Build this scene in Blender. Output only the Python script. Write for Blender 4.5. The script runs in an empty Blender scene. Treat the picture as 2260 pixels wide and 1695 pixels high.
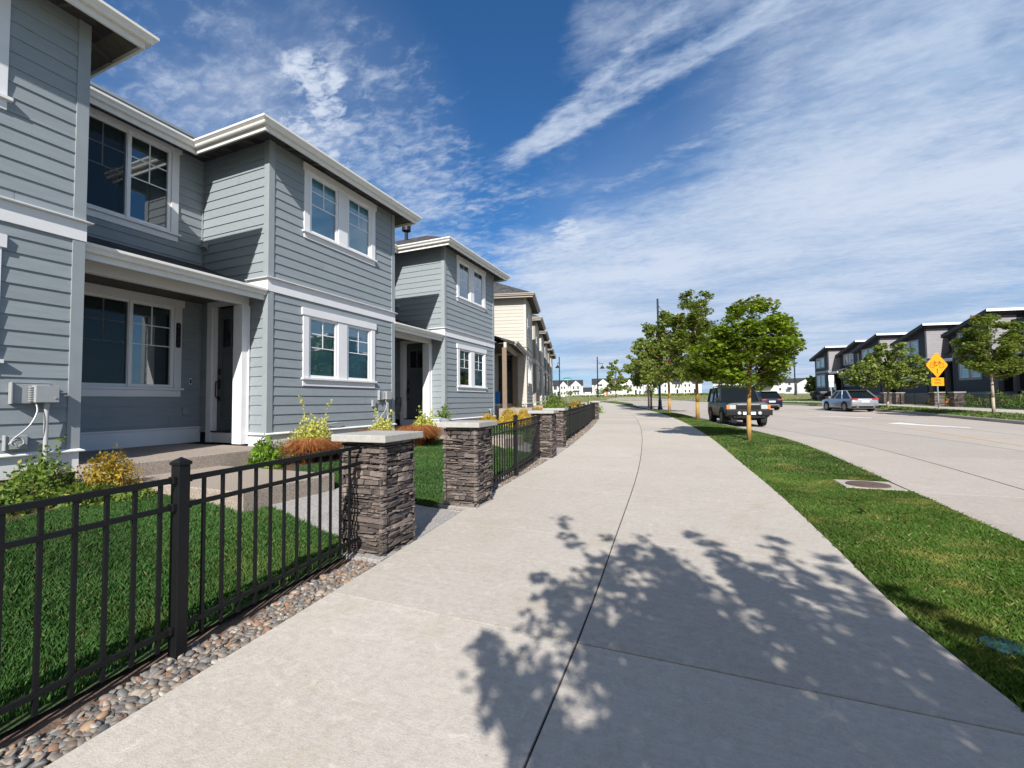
import bpy, math, random
import numpy as np
from mathutils import Vector, Matrix
R = math.radians
SC = bpy.context.scene
COL = SC.collection
random.seed(7)
rng = np.random.default_rng(7)

# ------------------------------------------------------------------ camera
CH = 1.4
def cam_axes(yaw, pitch, roll):
    cy, sy, cp, sp = math.cos(yaw), math.sin(yaw), math.cos(pitch), math.sin(pitch)
    f = Vector((-sy*cp, cy*cp, sp)); r = Vector((cy, sy, 0)); u = r.cross(f)
    cr, sr = math.cos(roll), math.sin(roll)
    return r*cr + u*sr, u*cr - r*sr, f
_r, _u, _f = cam_axes(R(22.7225), R(2.3161), R(-.6164))
cam = bpy.data.cameras.new('camera'); cam_ob = bpy.data.objects.new('camera', cam); COL.objects.link(cam_ob)
cam_ob.matrix_world = Matrix(((_r.x, _u.x, -_f.x, 0), (_r.y, _u.y, -_f.y, 0), (_r.z, _u.z, -_f.z, CH), (0, 0, 0, 1)))
cam.sensor_fit = 'HORIZONTAL'; cam.sensor_width = 36; cam.lens = 15.4168
cam.clip_start = .05; cam.clip_end = 3000
SC.camera = cam_ob

# ------------------------------------------------------------------ light
SUNV = Vector((.355, -1.0, .785)).normalized()          # towards the sun
SC.view_settings.view_transform = 'Standard'; SC.view_settings.look = 'None'
SC.view_settings.exposure = .53; SC.view_settings.gamma = 1.0; SC.view_settings.use_curve_mapping = False
sun = bpy.data.lights.new('sun', 'SUN'); sun.energy = 5.0; sun.angle = R(.5); sun.color = (1.0, .955, .885)
so = bpy.data.objects.new('sun', sun); COL.objects.link(so)
so.rotation_euler = SUNV.to_track_quat('Z', 'Y').to_euler(); so.location = (0, 0, 50)

class NT:
    """small node-tree writer"""
    def __init__(s, tree): s.t = tree; tree.nodes.clear()
    def n(s, typ, **kw):
        nd = s.t.nodes.new(typ)
        for k, v in kw.items():
            if k == 'ins':
                for a, b in v.items(): s.put(nd.inputs[a], b)
            else: setattr(nd, k, v)
        return nd
    def put(s, sock, v):
        if isinstance(v, bpy.types.NodeSocket): s.t.links.new(v, sock)
        elif v is not None: sock.default_value = v
    def m(s, op, a, b=None, c=None, clamp=False):
        nd = s.n('ShaderNodeMath', operation=op, use_clamp=clamp)
        s.put(nd.inputs[0], a)
        if b is not None: s.put(nd.inputs[1], b)
        if c is not None: s.put(nd.inputs[2], c)
        return nd.outputs[0]
    def v(s, op, a, b=None, scale=None):
        nd = s.n('ShaderNodeVectorMath', operation=op)
        s.put(nd.inputs[0], a)
        if b is not None: s.put(nd.inputs[1], b)
        if scale is not None: s.put(nd.inputs['Scale'], scale)
        return nd.outputs['Value'] if op in ('DOT_PRODUCT', 'LENGTH') else nd.outputs['Vector']
    def mr(s, x, a, b, c=0., d=1., smooth=True):
        nd = s.n('ShaderNodeMapRange', interpolation_type='SMOOTHSTEP' if smooth else 'LINEAR')
        for k, q in zip(('Value', 'From Min', 'From Max', 'To Min', 'To Max'), (x, a, b, c, d)): s.put(nd.inputs[k], q)
        return nd.outputs[0]
    def mix(s, f, a, b, blend='MIX'):
        nd = s.n('ShaderNodeMix', data_type='RGBA', blend_type=blend)
        s.put(nd.inputs[0], f); s.put(nd.inputs[6], a); s.put(nd.inputs[7], b)
        return nd.outputs[2]
    def noise(s, vec, scale, detail=4, rough=.55, dist=0., w=None):
        nd = s.n('ShaderNodeTexNoise')
        s.put(nd.inputs['Vector'], vec); s.put(nd.inputs['Scale'], scale); s.put(nd.inputs['Detail'], detail)
        s.put(nd.inputs['Roughness'], rough); s.put(nd.inputs['Distortion'], dist)
        return nd.outputs[0]

def dirv(az, el):
    return (math.sin(R(az))*math.cos(R(el)), math.cos(R(az))*math.cos(R(el)), math.sin(R(el)))

world = bpy.data.worlds.new('World'); SC.world = world; world.use_nodes = True
W = NT(world.node_tree)
sky = W.n('ShaderNodeTexSky', sky_type='NISHITA')
sky.sun_disc = False; sky.sun_elevation = math.asin(SUNV.z); sky.sun_rotation = math.atan2(SUNV.x, SUNV.y)
sky.air_density = 1.0; sky.dust_density = .6; sky.ozone_density = 2.5; sky.altitude = 100
tc = W.n('ShaderNodeTexCoord')
D = W.v('NORMALIZE', tc.outputs['Generated'])
sx = W.n('ShaderNodeSeparateXYZ', ins={0: D})
zc = W.m('ADD', W.m('MAXIMUM', sx.outputs[2], 0.0), .09)
P = W.n('ShaderNodeCombineXYZ', ins={0: W.m('DIVIDE', sx.outputs[0], zc), 1: W.m('DIVIDE', sx.outputs[1], zc), 2: 0.0}).outputs[0]
# cloud sheet coordinates, turned so the streaks run along local X
def turned(ang, stretch):
    mp = W.n('ShaderNodeMapping', vector_type='POINT', ins={0: P, 'Rotation': (0, 0, R(ang)), 'Scale': (1.0/stretch, 1, 1)})
    return mp.outputs[0]
Ps = turned(-141, 4.5)
Pb = turned(-141, 1.7)
Pw = turned(-141, 2.6)
n_st = W.noise(Ps, 4.2, 9, .68, .5)
n_stf = W.noise(Pw, 14.0, 6, .66, .5)
n_big = W.noise(Pb, .9, 5, .55, .3)
n_puf = W.noise(Pw, 3.4, 9, .66, .35)
n_mac = W.noise(Pb, 10.5, 6, .64, .5)
n_fin = W.noise(Pb, 27.0, 4, .62, .4)
def blob(az, el, rad, w):
    d = W.v('DOT_PRODUCT', D, dirv(az, el))
    return W.mr(d, math.cos(R(rad)), math.cos(R(rad*.15)), 0, w)
def total(lst):
    o = lst[0]
    for q in lst[1:]: o = W.m('ADD', o, q)
    return o
def streak(a, b, width, w, over=6):
    A, B = Vector(dirv(*a)), Vector(dirv(*b)); nn = A.cross(B).normalized(); mid = (A+B).normalized()
    d = W.m('ABSOLUTE', W.v('DOT_PRODUCT', D, tuple(nn)))
    along = W.v('DOT_PRODUCT', D, tuple(mid)); half = math.acos(max(-1, min(1, A.dot(B))))/2
    return W.m('MULTIPLY', W.mr(d, 0, math.sin(R(width)), w, 0), W.mr(along, math.cos(half+R(over)), math.cos(half*.8), 0, 1))
soft = total([blob(26, 11, 33, 1.0), blob(4, 11, 22, .85), blob(-8, 13, 16, .50), blob(-16, 17, 10, .46), blob(-19, 9, 14, .42),
              blob(22, 30, 26, .30), blob(6, 29, 17, .16), blob(-58, 29, 12, .30), blob(-50, 24, 10, .2), blob(-10, 37, 13, .16),
              blob(-40, 22, 16, .22)])
gaps = total([blob(-27, 38, 13, .55), blob(-5, 27, 9.5, .46), blob(7, 29.5, 8, .34), blob(-17.5, 22.8, 4.2, .36), blob(-24, 27, 5, .25), blob(27.5, 29.2, 2.6, .5), blob(-72, 36, 14, .4), blob(-30, 44, 14, .4), blob(16, 31, 7, .22), blob(2, 33, 6, .2)])
cov = W.m('SUBTRACT', soft, gaps)
wsum = lambda *p: total([W.m('MULTIPLY', x, k) for x, k in p])
mix_n = wsum((n_big, .36), (n_puf, .34), (n_mac, .19), (n_fin, .11))
a_soft = W.mr(W.m('ADD', cov, W.m('MULTIPLY', W.m('SUBTRACT', mix_n, .5), 4.6)), -.10, 1.35, 0, .93)
st = total([streak((-22.5, 29.4), (13, 38.4), 2.3, 1.0), streak((-16.0, 33.3), (2, 41.5), 2.1, .85), streak((-12, 25), (24, 32), 1.8, .5), streak((-17, 31.0), (8, 37.8), 1.0, .5)])
a_st = W.mr(W.m('ADD', W.m('MINIMUM', st, 1.0), W.m('MULTIPLY', W.m('SUBTRACT', wsum((n_st, .42), (n_stf, .33), (n_fin, .25)), .5), 4.8)), .12, 1.55, 0, .80)
a_st = W.m('MULTIPLY', a_st, W.m('MINIMUM', W.m('MULTIPLY', st, 2.2), 1.0))
pf = total([blob(-46.2, 34.0, 3.3, .62), blob(-48.5, 35.0, 2.8, .5), blob(-45.6, 32.2, 2.4, .45), blob(-49.3, 30.4, 2.0, .5), blob(-46.8, 28.4, 2.4, .45), blob(-15.3, 20.7, 2.5, .75), blob(-14.0, 20.2, 1.7, .5), blob(-44.5, 27.2, 2.0, .4)])
a_pf = W.mr(W.m('ADD', pf, W.m('MULTIPLY', W.m('SUBTRACT', wsum((n_mac, .5), (n_fin, .5)), .5), 6.5)), .05, 1.35, 0, .85)
a_pf = W.m('MULTIPLY', a_pf, W.m('MINIMUM', W.m('MULTIPLY', pf, 2.2), 1.0))
mk = total([blob(-40, 31, 13, .42), blob(-36, 24, 12, .40), blob(-24, 21, 10, .3), blob(-60, 31, 12, .25)])
a_mk = W.mr(W.m('ADD', mk, W.m('MULTIPLY', W.m('SUBTRACT', wsum((n_mac, .4), (n_puf, .2), (n_fin, .4)), .5), 5.2)), .15, 1.5, 0, .6)
a_mk = W.m('MULTIPLY', a_mk, W.m('MINIMUM', W.m('MULTIPLY', mk, 3.0), 1.0))
inv = lambda x: W.m('SUBTRACT', 1.0, x)
a_veil = W.m('MULTIPLY', total([blob(24, 29, 24, .34), blob(-2, 12, 24, .25), blob(-50, 26, 22, .14)]), W.mr(n_big, .3, .65, .65, 1.15))
alpha = inv(W.m('MULTIPLY', W.m('MULTIPLY', W.m('MULTIPLY', inv(a_soft), inv(a_veil)), inv(a_st)), W.m('MULTIPLY', inv(a_pf), inv(a_mk))))
hz = W.mr(sx.outputs[2], -.02, .30, .62, 0)                      # pale air near the horizon
shade = W.mr(wsum((W.noise(Pb, 1.3, 5, .5), .55), (n_puf, .3), (n_fin, .15)), .36, .62, .0, 1.0)
ccol = W.mix(shade, (.36, .50, .72, 1), (.66, .74, .88, 1))
skycol = W.mix(1.0, sky.outputs[0], (.044, .092, .132, 1), 'MULTIPLY')
hcol = W.mix(hz, skycol, (.36, .56, .82, 1))
back = W.mr(sx.outputs[1], -.1, -.45, 0, .8)                    # unseen white cloud added behind the camera to neutralise the blue fill
full = W.mix(alpha, hcol, ccol)
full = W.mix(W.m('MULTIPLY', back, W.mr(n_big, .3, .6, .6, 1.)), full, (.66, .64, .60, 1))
full = W.mix(W.m('MULTIPLY', a_pf, .35), full, (.76, .83, .95, 1))
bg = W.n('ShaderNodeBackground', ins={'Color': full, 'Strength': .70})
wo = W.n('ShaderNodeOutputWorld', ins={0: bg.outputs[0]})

# ------------------------------------------------------------------ materials
def mat(name, col, rough=.6, var=.12, vs=6.0, bump=.0, bs=40.0, island=0., col2=None, spec=.5, metal=0., stretch=None, detail=4, var2=0., vs2=.6, coat=0., dist=.01):
    m = bpy.data.materials.new(name); m.use_nodes = True
    T = NT(m.node_tree)
    tc = T.n('ShaderNodeTexCoord').outputs['Object']
    if stretch: tc = T.n('ShaderNodeMapping', ins={0: tc, 'Scale': stretch}).outputs[0]
    n1 = T.noise(tc, vs, detail, .6)
    c = tuple(col)+(1,)
    d = tuple(col2)+(1,) if col2 else tuple(x*.55 for x in col)+(1,)
    f = T.mr(n1, .32, .68, 0, 1) if col2 else T.mr(n1, .3, .72, 0, min(1, var*2.2))
    out = T.mix(f, c, d)
    if var2:
        n2 = T.noise(tc, vs2, 3, .5)
        out = T.mix(T.mr(n2, .3, .7, 0, var2), out, tuple(x*.5 for x in col)+(1,))
    if island:
        g = T.n('ShaderNodeNewGeometry').outputs['Random Per Island']
        hsv = T.n('ShaderNodeHueSaturation', ins={'Value': T.mr(g, 0, 1, 1-island, 1+island, False), 'Color': out})
        out = hsv.outputs[0]
    b = T.n('ShaderNodeBsdfPrincipled', ins={'Base Color': out, 'Roughness': rough, 'Metallic': metal})
    b.inputs['Specular IOR Level'].default_value = spec
    b.inputs['Coat Weight'].default_value = coat
    if bump:
        bn = T.n('ShaderNodeBump', ins={'Strength': bump, 'Distance': dist, 'Height': T.noise(tc, bs, 5, .65)})
        T.put(b.inputs['Normal'], bn.outputs[0])
    T.n('ShaderNodeOutputMaterial', ins={0: b.outputs[0]})
    return m

def leafmat(name, c1, c2, c3=None, trans=.35, rough=.55, patch=.0, pcol=(.3, .25, .08), pscale=.8, val=.35):
    m = bpy.data.materials.new(name); m.use_nodes = True
    T = NT(m.node_tree)
    g = T.n('ShaderNodeNewGeometry').outputs['Random Per Island']
    col = T.mix(T.mr(g, 0, .85, 0, 1, False), tuple(c1)+(1,), tuple(c2)+(1,))
    if c3: col = T.mix(T.mr(g, .91, .97, 0, 1, False), col, tuple(c3)+(1,))
    h = T.m('FRACT', T.m('MULTIPLY', g, 37.3))
    col = T.n('ShaderNodeHueSaturation', ins={'Value': T.mr(h, 0, 1, 1-val, 1+val, False), 'Color': col}).outputs[0]
    if patch:
        tc = T.n('ShaderNodeTexCoord').outputs['Object']
        n = T.noise(tc, pscale, 4, .6)
        col = T.mix(T.mr(n, .5, .72, 0, patch), col, tuple(pcol)+(1,))
        n3 = T.noise(tc, pscale*.45, 3, .6)
        col = T.n('ShaderNodeHueSaturation', ins={'Value': T.mr(n3, .3, .7, .72, 1.22), 'Color': col}).outputs[0]
    b = T.n('ShaderNodeBsdfPrincipled', ins={'Base Color': col, 'Roughness': rough}); b.inputs['Specular IOR Level'].default_value = .35
    tr = T.n('ShaderNodeBsdfTranslucent', ins={'Color': T.mix(1.0, col, (1.5, 1.55, .7, 1), 'MULTIPLY')})
    mx = T.n('ShaderNodeMixShader', ins={0: trans, 1: b.outputs[0], 2: tr.outputs[0]})
    T.n('ShaderNodeOutputMaterial', ins={0: mx.outputs[0]})
    return m

def glassmat(name, tint=(.8, .88, .9), refl=1.0, ior=1.5):
    m = bpy.data.materials.new(name); m.use_nodes = True
    T = NT(m.node_tree)
    tcn = T.n('ShaderNodeTexCoord').outputs['Object']
    bn = T.n('ShaderNodeBump', ins={'Strength': .035, 'Distance': .02, 'Height': T.noise(tcn, 1.6, 2, .5)})
    fr = T.n('ShaderNodeFresnel', ins={'IOR': ior})
    f = T.m('MINIMUM', T.m('ADD', T.m('MULTIPLY', fr.outputs[0], 1.5*refl), .05*refl), 1.0)
    tr = T.n('ShaderNodeBsdfTransparent', ins={'Color': tuple(tint)+(1,)})
    gl = T.n('ShaderNodeBsdfGlossy', ins={'Color': (.95, .98, 1, 1), 'Roughness': .015, 'Normal': bn.outputs[0]})
    mx = T.n('ShaderNodeMixShader', ins={0: f, 1: tr.outputs[0], 2: gl.outputs[0]})
    T.n('ShaderNodeOutputMaterial', ins={0: mx.outputs[0]})
    return m

def flat(name, col, rough=.5, metal=0., coat=0., spec=.5):
    m = bpy.data.materials.new(name); m.use_nodes = True
    T = NT(m.node_tree)
    tcn = T.n('ShaderNodeTexCoord').outputs['Object']
    n = T.noise(tcn, 9, 3, .5)
    c = T.mix(T.mr(n, .3, .7, 0, .12), tuple(col)+(1,), tuple(x*.6 for x in col)+(1,))
    b = T.n('ShaderNodeBsdfPrincipled', ins={'Base Color': c, 'Roughness': rough, 'Metallic': metal})
    b.inputs['Coat Weight'].default_value = coat; b.inputs['Specular IOR Level'].default_value = spec
    T.n('ShaderNodeOutputMaterial', ins={0: b.outputs[0]})
    return m

def shingle(name, col):
    m = bpy.data.materials.new(name); m.use_nodes = True
    T = NT(m.node_tree)
    tcn = T.n('ShaderNodeTexCoord').outputs['Object']
    vo = T.n('ShaderNodeTexVoronoi', ins={'Vector': T.n('ShaderNodeMapping', ins={0: tcn, 'Scale': (7, 3.2, 7)}).outputs[0], 'Scale': 1.0})
    w = T.n('ShaderNodeHueSaturation', ins={'Value': T.mr(T.n('ShaderNodeSeparateColor', ins={0: vo.outputs['Color']}).outputs[0], 0, 1, .55, 1.5, False), 'Color': tuple(col)+(1,)})
    bn = T.n('ShaderNodeBump', ins={'Strength': .7, 'Distance': .02, 'Height': T.m('ADD', vo.outputs['Distance'], T.noise(tcn, 60, 3))})
    b = T.n('ShaderNodeBsdfPrincipled', ins={'Base Color': w.outputs[0], 'Roughness': .9, 'Normal': bn.outputs[0]})
    T.n('ShaderNodeOutputMaterial', ins={0: b.outputs[0]})
    return m

def concrete(name, col, spk=.25, stain=.3, bump=.25, agg=False):
    m = bpy.data.materials.new(name); m.use_nodes = True
    T = NT(m.node_tree)
    tcn = T.n('ShaderNodeTexCoord').outputs['Object']
    big = T.noise(tcn, .55, 5, .6); mid = T.noise(tcn, 4.5, 5, .65); fine = T.noise(tcn, 95 if not agg else 70, 4, .75)
    c = tuple(col)+(1,)
    out = T.mix(T.mr(big, .34, .68, 0, stain), c, (col[0]*.70, col[1]*.66, col[2]*.60, 1))
    out = T.mix(T.mr(mid, .42, .72, 0, stain*.8), out, (col[0]*.74, col[1]*.72, col[2]*.70, 1))
    out = T.mix(T.mr(fine, .48 if not agg else .42, .72 if not agg else .6, 0, spk), out, (col[0]*.42, col[1]*.4, col[2]*.38, 1))
    vo = T.n('ShaderNodeTexVoronoi', ins={'Vector': tcn, 'Scale': 11.0})
    sp = T.m('MULTIPLY', T.mr(vo.outputs['Distance'], .03, .075, 1, 0), T.mr(T.noise(tcn, 2.3, 2), .52, .6, 0, .75))
    out = T.mix(sp, out, (col[0]*.3, col[1]*.28, col[2]*.25, 1))
    if not agg:
        brm = T.noise(T.n('ShaderNodeMapping', ins={0: tcn, 'Scale': (2.2, 60, 1)}).outputs[0], 1.0, 3, .6)
        out = T.mix(T.mr(brm, .35, .7, 0, .22), out, (col[0]*.66, col[1]*.64, col[2]*.62, 1))
        mm = T.noise(tcn, 22, 5, .7); out = T.mix(T.mr(mm, .42, .66, 0, .34), out, (col[0]*.62, col[1]*.6, col[2]*.58, 1))
        wl = T.noise(tcn, 9, 6, .75, 1.2); out = T.mix(T.mr(wl, .52, .68, 0, .38), out, (min(1, col[0]*1.28), min(1, col[1]*1.28), min(1, col[2]*1.28), 1))
        st_ = T.n('ShaderNodeTexNoise', ins={'Vector': tcn, 'Scale': .9, 'Detail': 7, 'Roughness': .72, 'Distortion': 1.6}).outputs[0]
        out = T.mix(T.mr(st_, .54, .66, 0, .26), out, (col[0]*.72, col[1]*.60, col[2]*.45, 1))
    g = T.n('ShaderNodeNewGeometry').outputs['Random Per Island']
    out = T.n('ShaderNodeHueSaturation', ins={'Value': T.mr(g, 0, 1, .93, 1.06, False), 'Color': out}).outputs[0]
    bn = T.n('ShaderNodeBump', ins={'Strength': bump, 'Distance': .006, 'Height': T.m('ADD', fine, T.m('MULTIPLY', mid, .4))})
    b = T.n('ShaderNodeBsdfPrincipled', ins={'Base Color': out, 'Roughness': .88, 'Normal': bn.outputs[0]})
    b.inputs['Specular IOR Level'].default_value = .25
    T.n('ShaderNodeOutputMaterial', ins={0: b.outputs[0]})
    return m

M = {}
M['siding'] = mat('siding_paint', (.262, .296, .320), .55, .10, 3, .12, 60, island=.05, stretch=(3, 1, 8), spec=.35)
M['trim_body'] = mat('corner_paint', (.28, .312, .33), .5, .08, 4, .08, 70)
M['white'] = mat('white_paint', (.74, .74, .76), .45, .05, 3, .05, 60)
M['gutter'] = flat('gutter_white', (.74, .73, .70), .35)
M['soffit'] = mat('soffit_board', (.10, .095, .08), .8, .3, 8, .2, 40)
M['shingle'] = shingle('roof_shingle', (.045, .042, .045))
M['door'] = mat('door_paint', (.075, .092, .10), .4, .06, 4)
M['black'] = flat('black_metal', (.012, .012, .014), .38, .2)
M['vinyl'] = flat('window_vinyl', (.80, .80, .82), .35)
M['glass'] = glassmat('window_glass', refl=1.7)
M['glass_blue'] = glassmat('window_glass_tinted', (.66, .88, .93), 1.7)  # bluer tint, used on the front windows
M['blind'] = flat('window_blind', (.42, .60, .66), .8)
M['blind_w'] = flat('venetian_blind', (.85, .85, .92), .7)
M['blind_g'] = flat('green_shade', (.42, .56, .52), .8)
M['dark_in'] = mat('room_dark', (.10, .125, .13), .9, .6, 1.2)
M['curtain'] = flat('curtain_cloth', (.12, .17, .17), .9)
M['found'] = concrete('foundation_concrete', (.34, .33, .31))
M['slab'] = concrete('porch_aggregate', (.42, .36, .31), .75, .25, .6, True)
M['slab2'] = concrete('walk_aggregate', (.40, .385, .375), .8, .2, .6, True)
M['side'] = concrete('sidewalk_concrete', (.50, .462, .415), .34, .20, .5)
M['road'] = concrete('road_concrete', (.44, .40, .36), .16, .22)
M['kerb'] = concrete('kerb_concrete', (.44, .40, .36), .2, .25)
M['cap'] = concrete('cap_concrete', (.43, .425, .405), .35, .5, .4)
M['joint'] = flat('joint_dirt', (.055, .048, .042), .95)
M['util'] = flat('utility_grey', (.33, .345, .36), .45)
M['pipe'] = flat('conduit_grey', (.42, .43, .44), .4)
M['fence'] = mat('fence_black', (.006, .0065, .0075), .5, .3, 30, .3, 120, spec=.3)
M['dirt'] = mat('soil', (.17, .11, .078), .95, .6, 14, .8, 45, dist=.02)
M['mulch'] = mat('bark_mulch', (.15, .075, .045), .95, .8, 22, 1.0, 60, col2=(.05, .028, .02), dist=.03)
M['lawnbase'] = mat('lawn_soil', (.05, .085, .02), .95, .5, 12, .8, 60, dist=.02)
M['field'] = mat('dry_field', (.20, .19, .10), .95, .5, .35, .3, 3, col2=(.12, .16, .05))
M['grass'] = leafmat('grass_blade', (.034, .095, .022), (.060, .135, .034), (.17, .17, .07), .22, .5, .35, (.15, .19, .045), 1.3, .24)
M['grass2'] = leafmat('strip_grass_blade', (.050, .115, .018), (.085, .155, .024), (.28, .24, .11), .22, .5, .75, (.27, .25, .075), 1.5, .26)
M['leaf'] = leafmat('maple_leaf', (.085, .140, .010), (.170, .235, .020), (.28, .31, .04), .34)
M['leaf_red'] = leafmat('new_leaf', (.35, .17, .06), (.42, .28, .12), None, .4)
M['leaf2'] = leafmat('maple_leaf_far', (.090, .140, .020), (.185, .230, .045), (.32, .34, .14), .34)
M['bark_y'] = mat('young_bark_orange', (.42, .25, .075), .8, .35, 14, .5, 50, stretch=(1, 1, .25))
M['bark'] = mat('bark_grey', (.20, .155, .11), .85, .4, 14, .5, 50, stretch=(1, 1, .25))
M['bark_p'] = mat('bark_pale', (.42, .36, .28), .85, .3, 14, .5, 50, stretch=(1, 1, .25))
M['euon'] = leafmat('yellow_leaf', (.52, .50, .14), (.42, .42, .10), (.22, .30, .05), .3, .5, val=.25)
M['box'] = leafmat('boxwood_leaf', (.10, .20, .015), (.16, .27, .02), None, .3)
M['lowgreen'] = leafmat('low_leaf', (.07, .14, .025), (.14, .20, .03), (.30, .26, .06), .3)
M['spirea'] = leafmat('golden_leaf', (.42, .24, .04), (.24, .22, .03), (.5, .33, .08), .3)
M['gold'] = leafmat('gold_mound_leaf', (.52, .42, .03), (.48, .28, .03), (.3, .32, .04), .3)
M['sedge'] = leafmat('rust_sedge', (.30, .11, .035), (.42, .18, .07), (.16, .06, .03), .25)
M['pot'] = flat('pot_blue', (.33, .35, .43), .4)

# ------------------------------------------------------------------ geometry helpers
def link(name, me, parent=None, loc=None):
    o = bpy.data.objects.new(name, me); COL.objects.link(o)
    if parent is not None: o.parent = parent
    if loc is not None: o.location = loc
    return o
def tag(o, label=None, cat=None, group=None, kind=None):
    if label: o['label'] = label
    if cat: o['category'] = cat
    if group: o['group'] = group
    if kind: o['kind'] = kind
    return o
def empty(name, loc, rz=0., label=None, cat=None, group=None):
    o = bpy.data.objects.new(name, None); COL.objects.link(o); o.location = loc; o.rotation_euler = (0, 0, rz)
    o.empty_display_size = .2
    return tag(o, label, cat, group)
def copy_tree(o, parent=None):
    c = o.copy(); COL.objects.link(c)
    if parent is not None: c.parent = parent
    for ch in list(o.children): copy_tree(ch, c)
    return c

class Fr:
    """wall frame: along A, outward N"""
    def __init__(s, o, a, n): s.o, s.a, s.n = o, a, n
    def p(s, t, n, z): return (s.o[0]+s.a[0]*t+s.n[0]*n, s.o[1]+s.a[1]*t+s.n[1]*n, z)
XY = Fr((0, 0), (1, 0), (0, 1))
class MB:
    def __init__(s): s.v, s.f, s.mi = [], [], []
    def add(s, vs, fs, m=0):
        b = len(s.v); s.v += [tuple(q) for q in vs]
        for f in fs: s.f.append(tuple(b+i for i in f)); s.mi.append(m)
    def quad(s, a, b, c, d, m=0): s.add((a, b, c, d), ((0, 1, 2, 3),), m)
    def fbox(s, fr, t0, t1, n0, n1, z0, z1, m=0):
        P = [fr.p(t, n, z) for z in (z0, z1) for t, n in ((t0, n0), (t1, n0), (t1, n1), (t0, n1))]
        s.add(P, ((0, 3, 2, 1), (4, 5, 6, 7), (0, 1, 5, 4), (1, 2, 6, 5), (2, 3, 7, 6), (3, 0, 4, 7)), m)
    def box(s, x0, x1, y0, y1, z0, z1, m=0): s.fbox(XY, x0, x1, y0, y1, z0, z1, m)
    def cyl(s, a, b, r0, r1=None, n=10, m=0, caps=True):
        r1 = r0 if r1 is None else r1
        a, b = Vector(a), Vector(b); d = (b-a).normalized()
        u = d.orthogonal().normalized(); w = d.cross(u)
        P = [tuple(a+(u*math.cos(k*2*math.pi/n)+w*math.sin(k*2*math.pi/n))*r0) for k in range(n)]
        P += [tuple(b+(u*math.cos(k*2*math.pi/n)+w*math.sin(k*2*math.pi/n))*r1) for k in range(n)]
        F = [(k, (k+1) % n, n+(k+1) % n, n+k) for k in range(n)]
        if caps: F += [tuple(range(n))[::-1], tuple(range(n, 2*n))]
        s.add(P, F, m)
    def tube(s, pts, rad, n=8, m=0):
        for i in range(len(pts)-1):
            r0 = rad[i] if hasattr(rad, '__len__') else rad; r1 = rad[i+1] if hasattr(rad, '__len__') else rad
            s.cyl(pts[i], pts[i+1], r0, r1, n, m)
    def prism(s, pts, fr, t0, t1, m=0):
        """polygon pts (n,z) extruded along t"""
        k = len(pts); P = [fr.p(t0, a, z) for a, z in pts]+[fr.p(t1, a, z) for a, z in pts]
        F = [(i, (i+1) % k, k+(i+1) % k, k+i) for i in range(k)]+[tuple(range(k))[::-1], tuple(range(k, 2*k))]
        s.add(P, F, m)
    def sweep(s, path, prof, m=0, closed=False):
        """profile (offset outward, z) along a 2-D path with mitred corners; outward is to the right of travel"""
        n = len(path); rows = []
        for i, p in enumerate(path):
            d1 = Vector(path[i])-Vector(path[i-1]) if i > 0 else None
            d2 = Vector(path[i+1])-Vector(path[i]) if i < n-1 else None
            ns = [Vector((d.y, -d.x)).normalized() for d in (d1, d2) if d is not None]
            nv = ns[0] if len(ns) == 1 else (ns[0]+ns[1])/(1+ns[0].dot(ns[1]))
            rows.append([(p[0]+nv.x*o, p[1]+nv.y*o, z) for o, z in prof])
        k = len(prof); P = [q for r in rows for q in r]
        F = [(i*k+j, i*k+(j+1) % k, (i+1)*k+(j+1) % k, (i+1)*k+j) for i in range(n-1) for j in range(k)]
        F += [tuple(range(k))[::-1], tuple((n-1)*k+j for j in range(k))]
        s.add(P, F, m)
    def build(s, name, mats, parent=None, mirror=False, smooth=False, bevel=0., loc=None):
        if not isinstance(mats, (list, tuple)): mats = [mats]
        V = [(-x, y, z) for x, y, z in s.v] if mirror else s.v
        F = [f[::-1] for f in s.f] if mirror else s.f
        me = bpy.data.meshes.new(name); me.from_pydata(V, [], F)
        for q in mats: me.materials.append(q)
        if len(mats) > 1: me.polygons.foreach_set('material_index', s.mi)
        if smooth: me.polygons.foreach_set('use_smooth', [True]*len(me.polygons))
        o = link(name, me, parent, loc)
        if bevel:
            b = o.modifiers.new('bevel', 'BEVEL'); b.width = bevel; b.segments = 2; b.limit_method = 'ANGLE'
        return o

def np_mesh(name, V, k, mat_, parent=None, smooth=False, loc=None):
    """V: (n_faces*k,3), every consecutive k vertices are one face"""
    nf = len(V)//k
    me = bpy.data.meshes.new(name)
    me.vertices.add(len(V)); me.vertices.foreach_set('co', np.asarray(V, np.float32).ravel())
    me.loops.add(len(V)); me.loops.foreach_set('vertex_index', np.arange(len(V), dtype=np.int32))
    me.polygons.add(nf); me.polygons.foreach_set('loop_start', np.arange(0, len(V), k, dtype=np.int32))
    me.polygons.foreach_set('loop_total', np.full(nf, k, np.int32))
    me.materials.append(mat_); me.update(calc_edges=True)
    return link(name, me, parent, loc)

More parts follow.
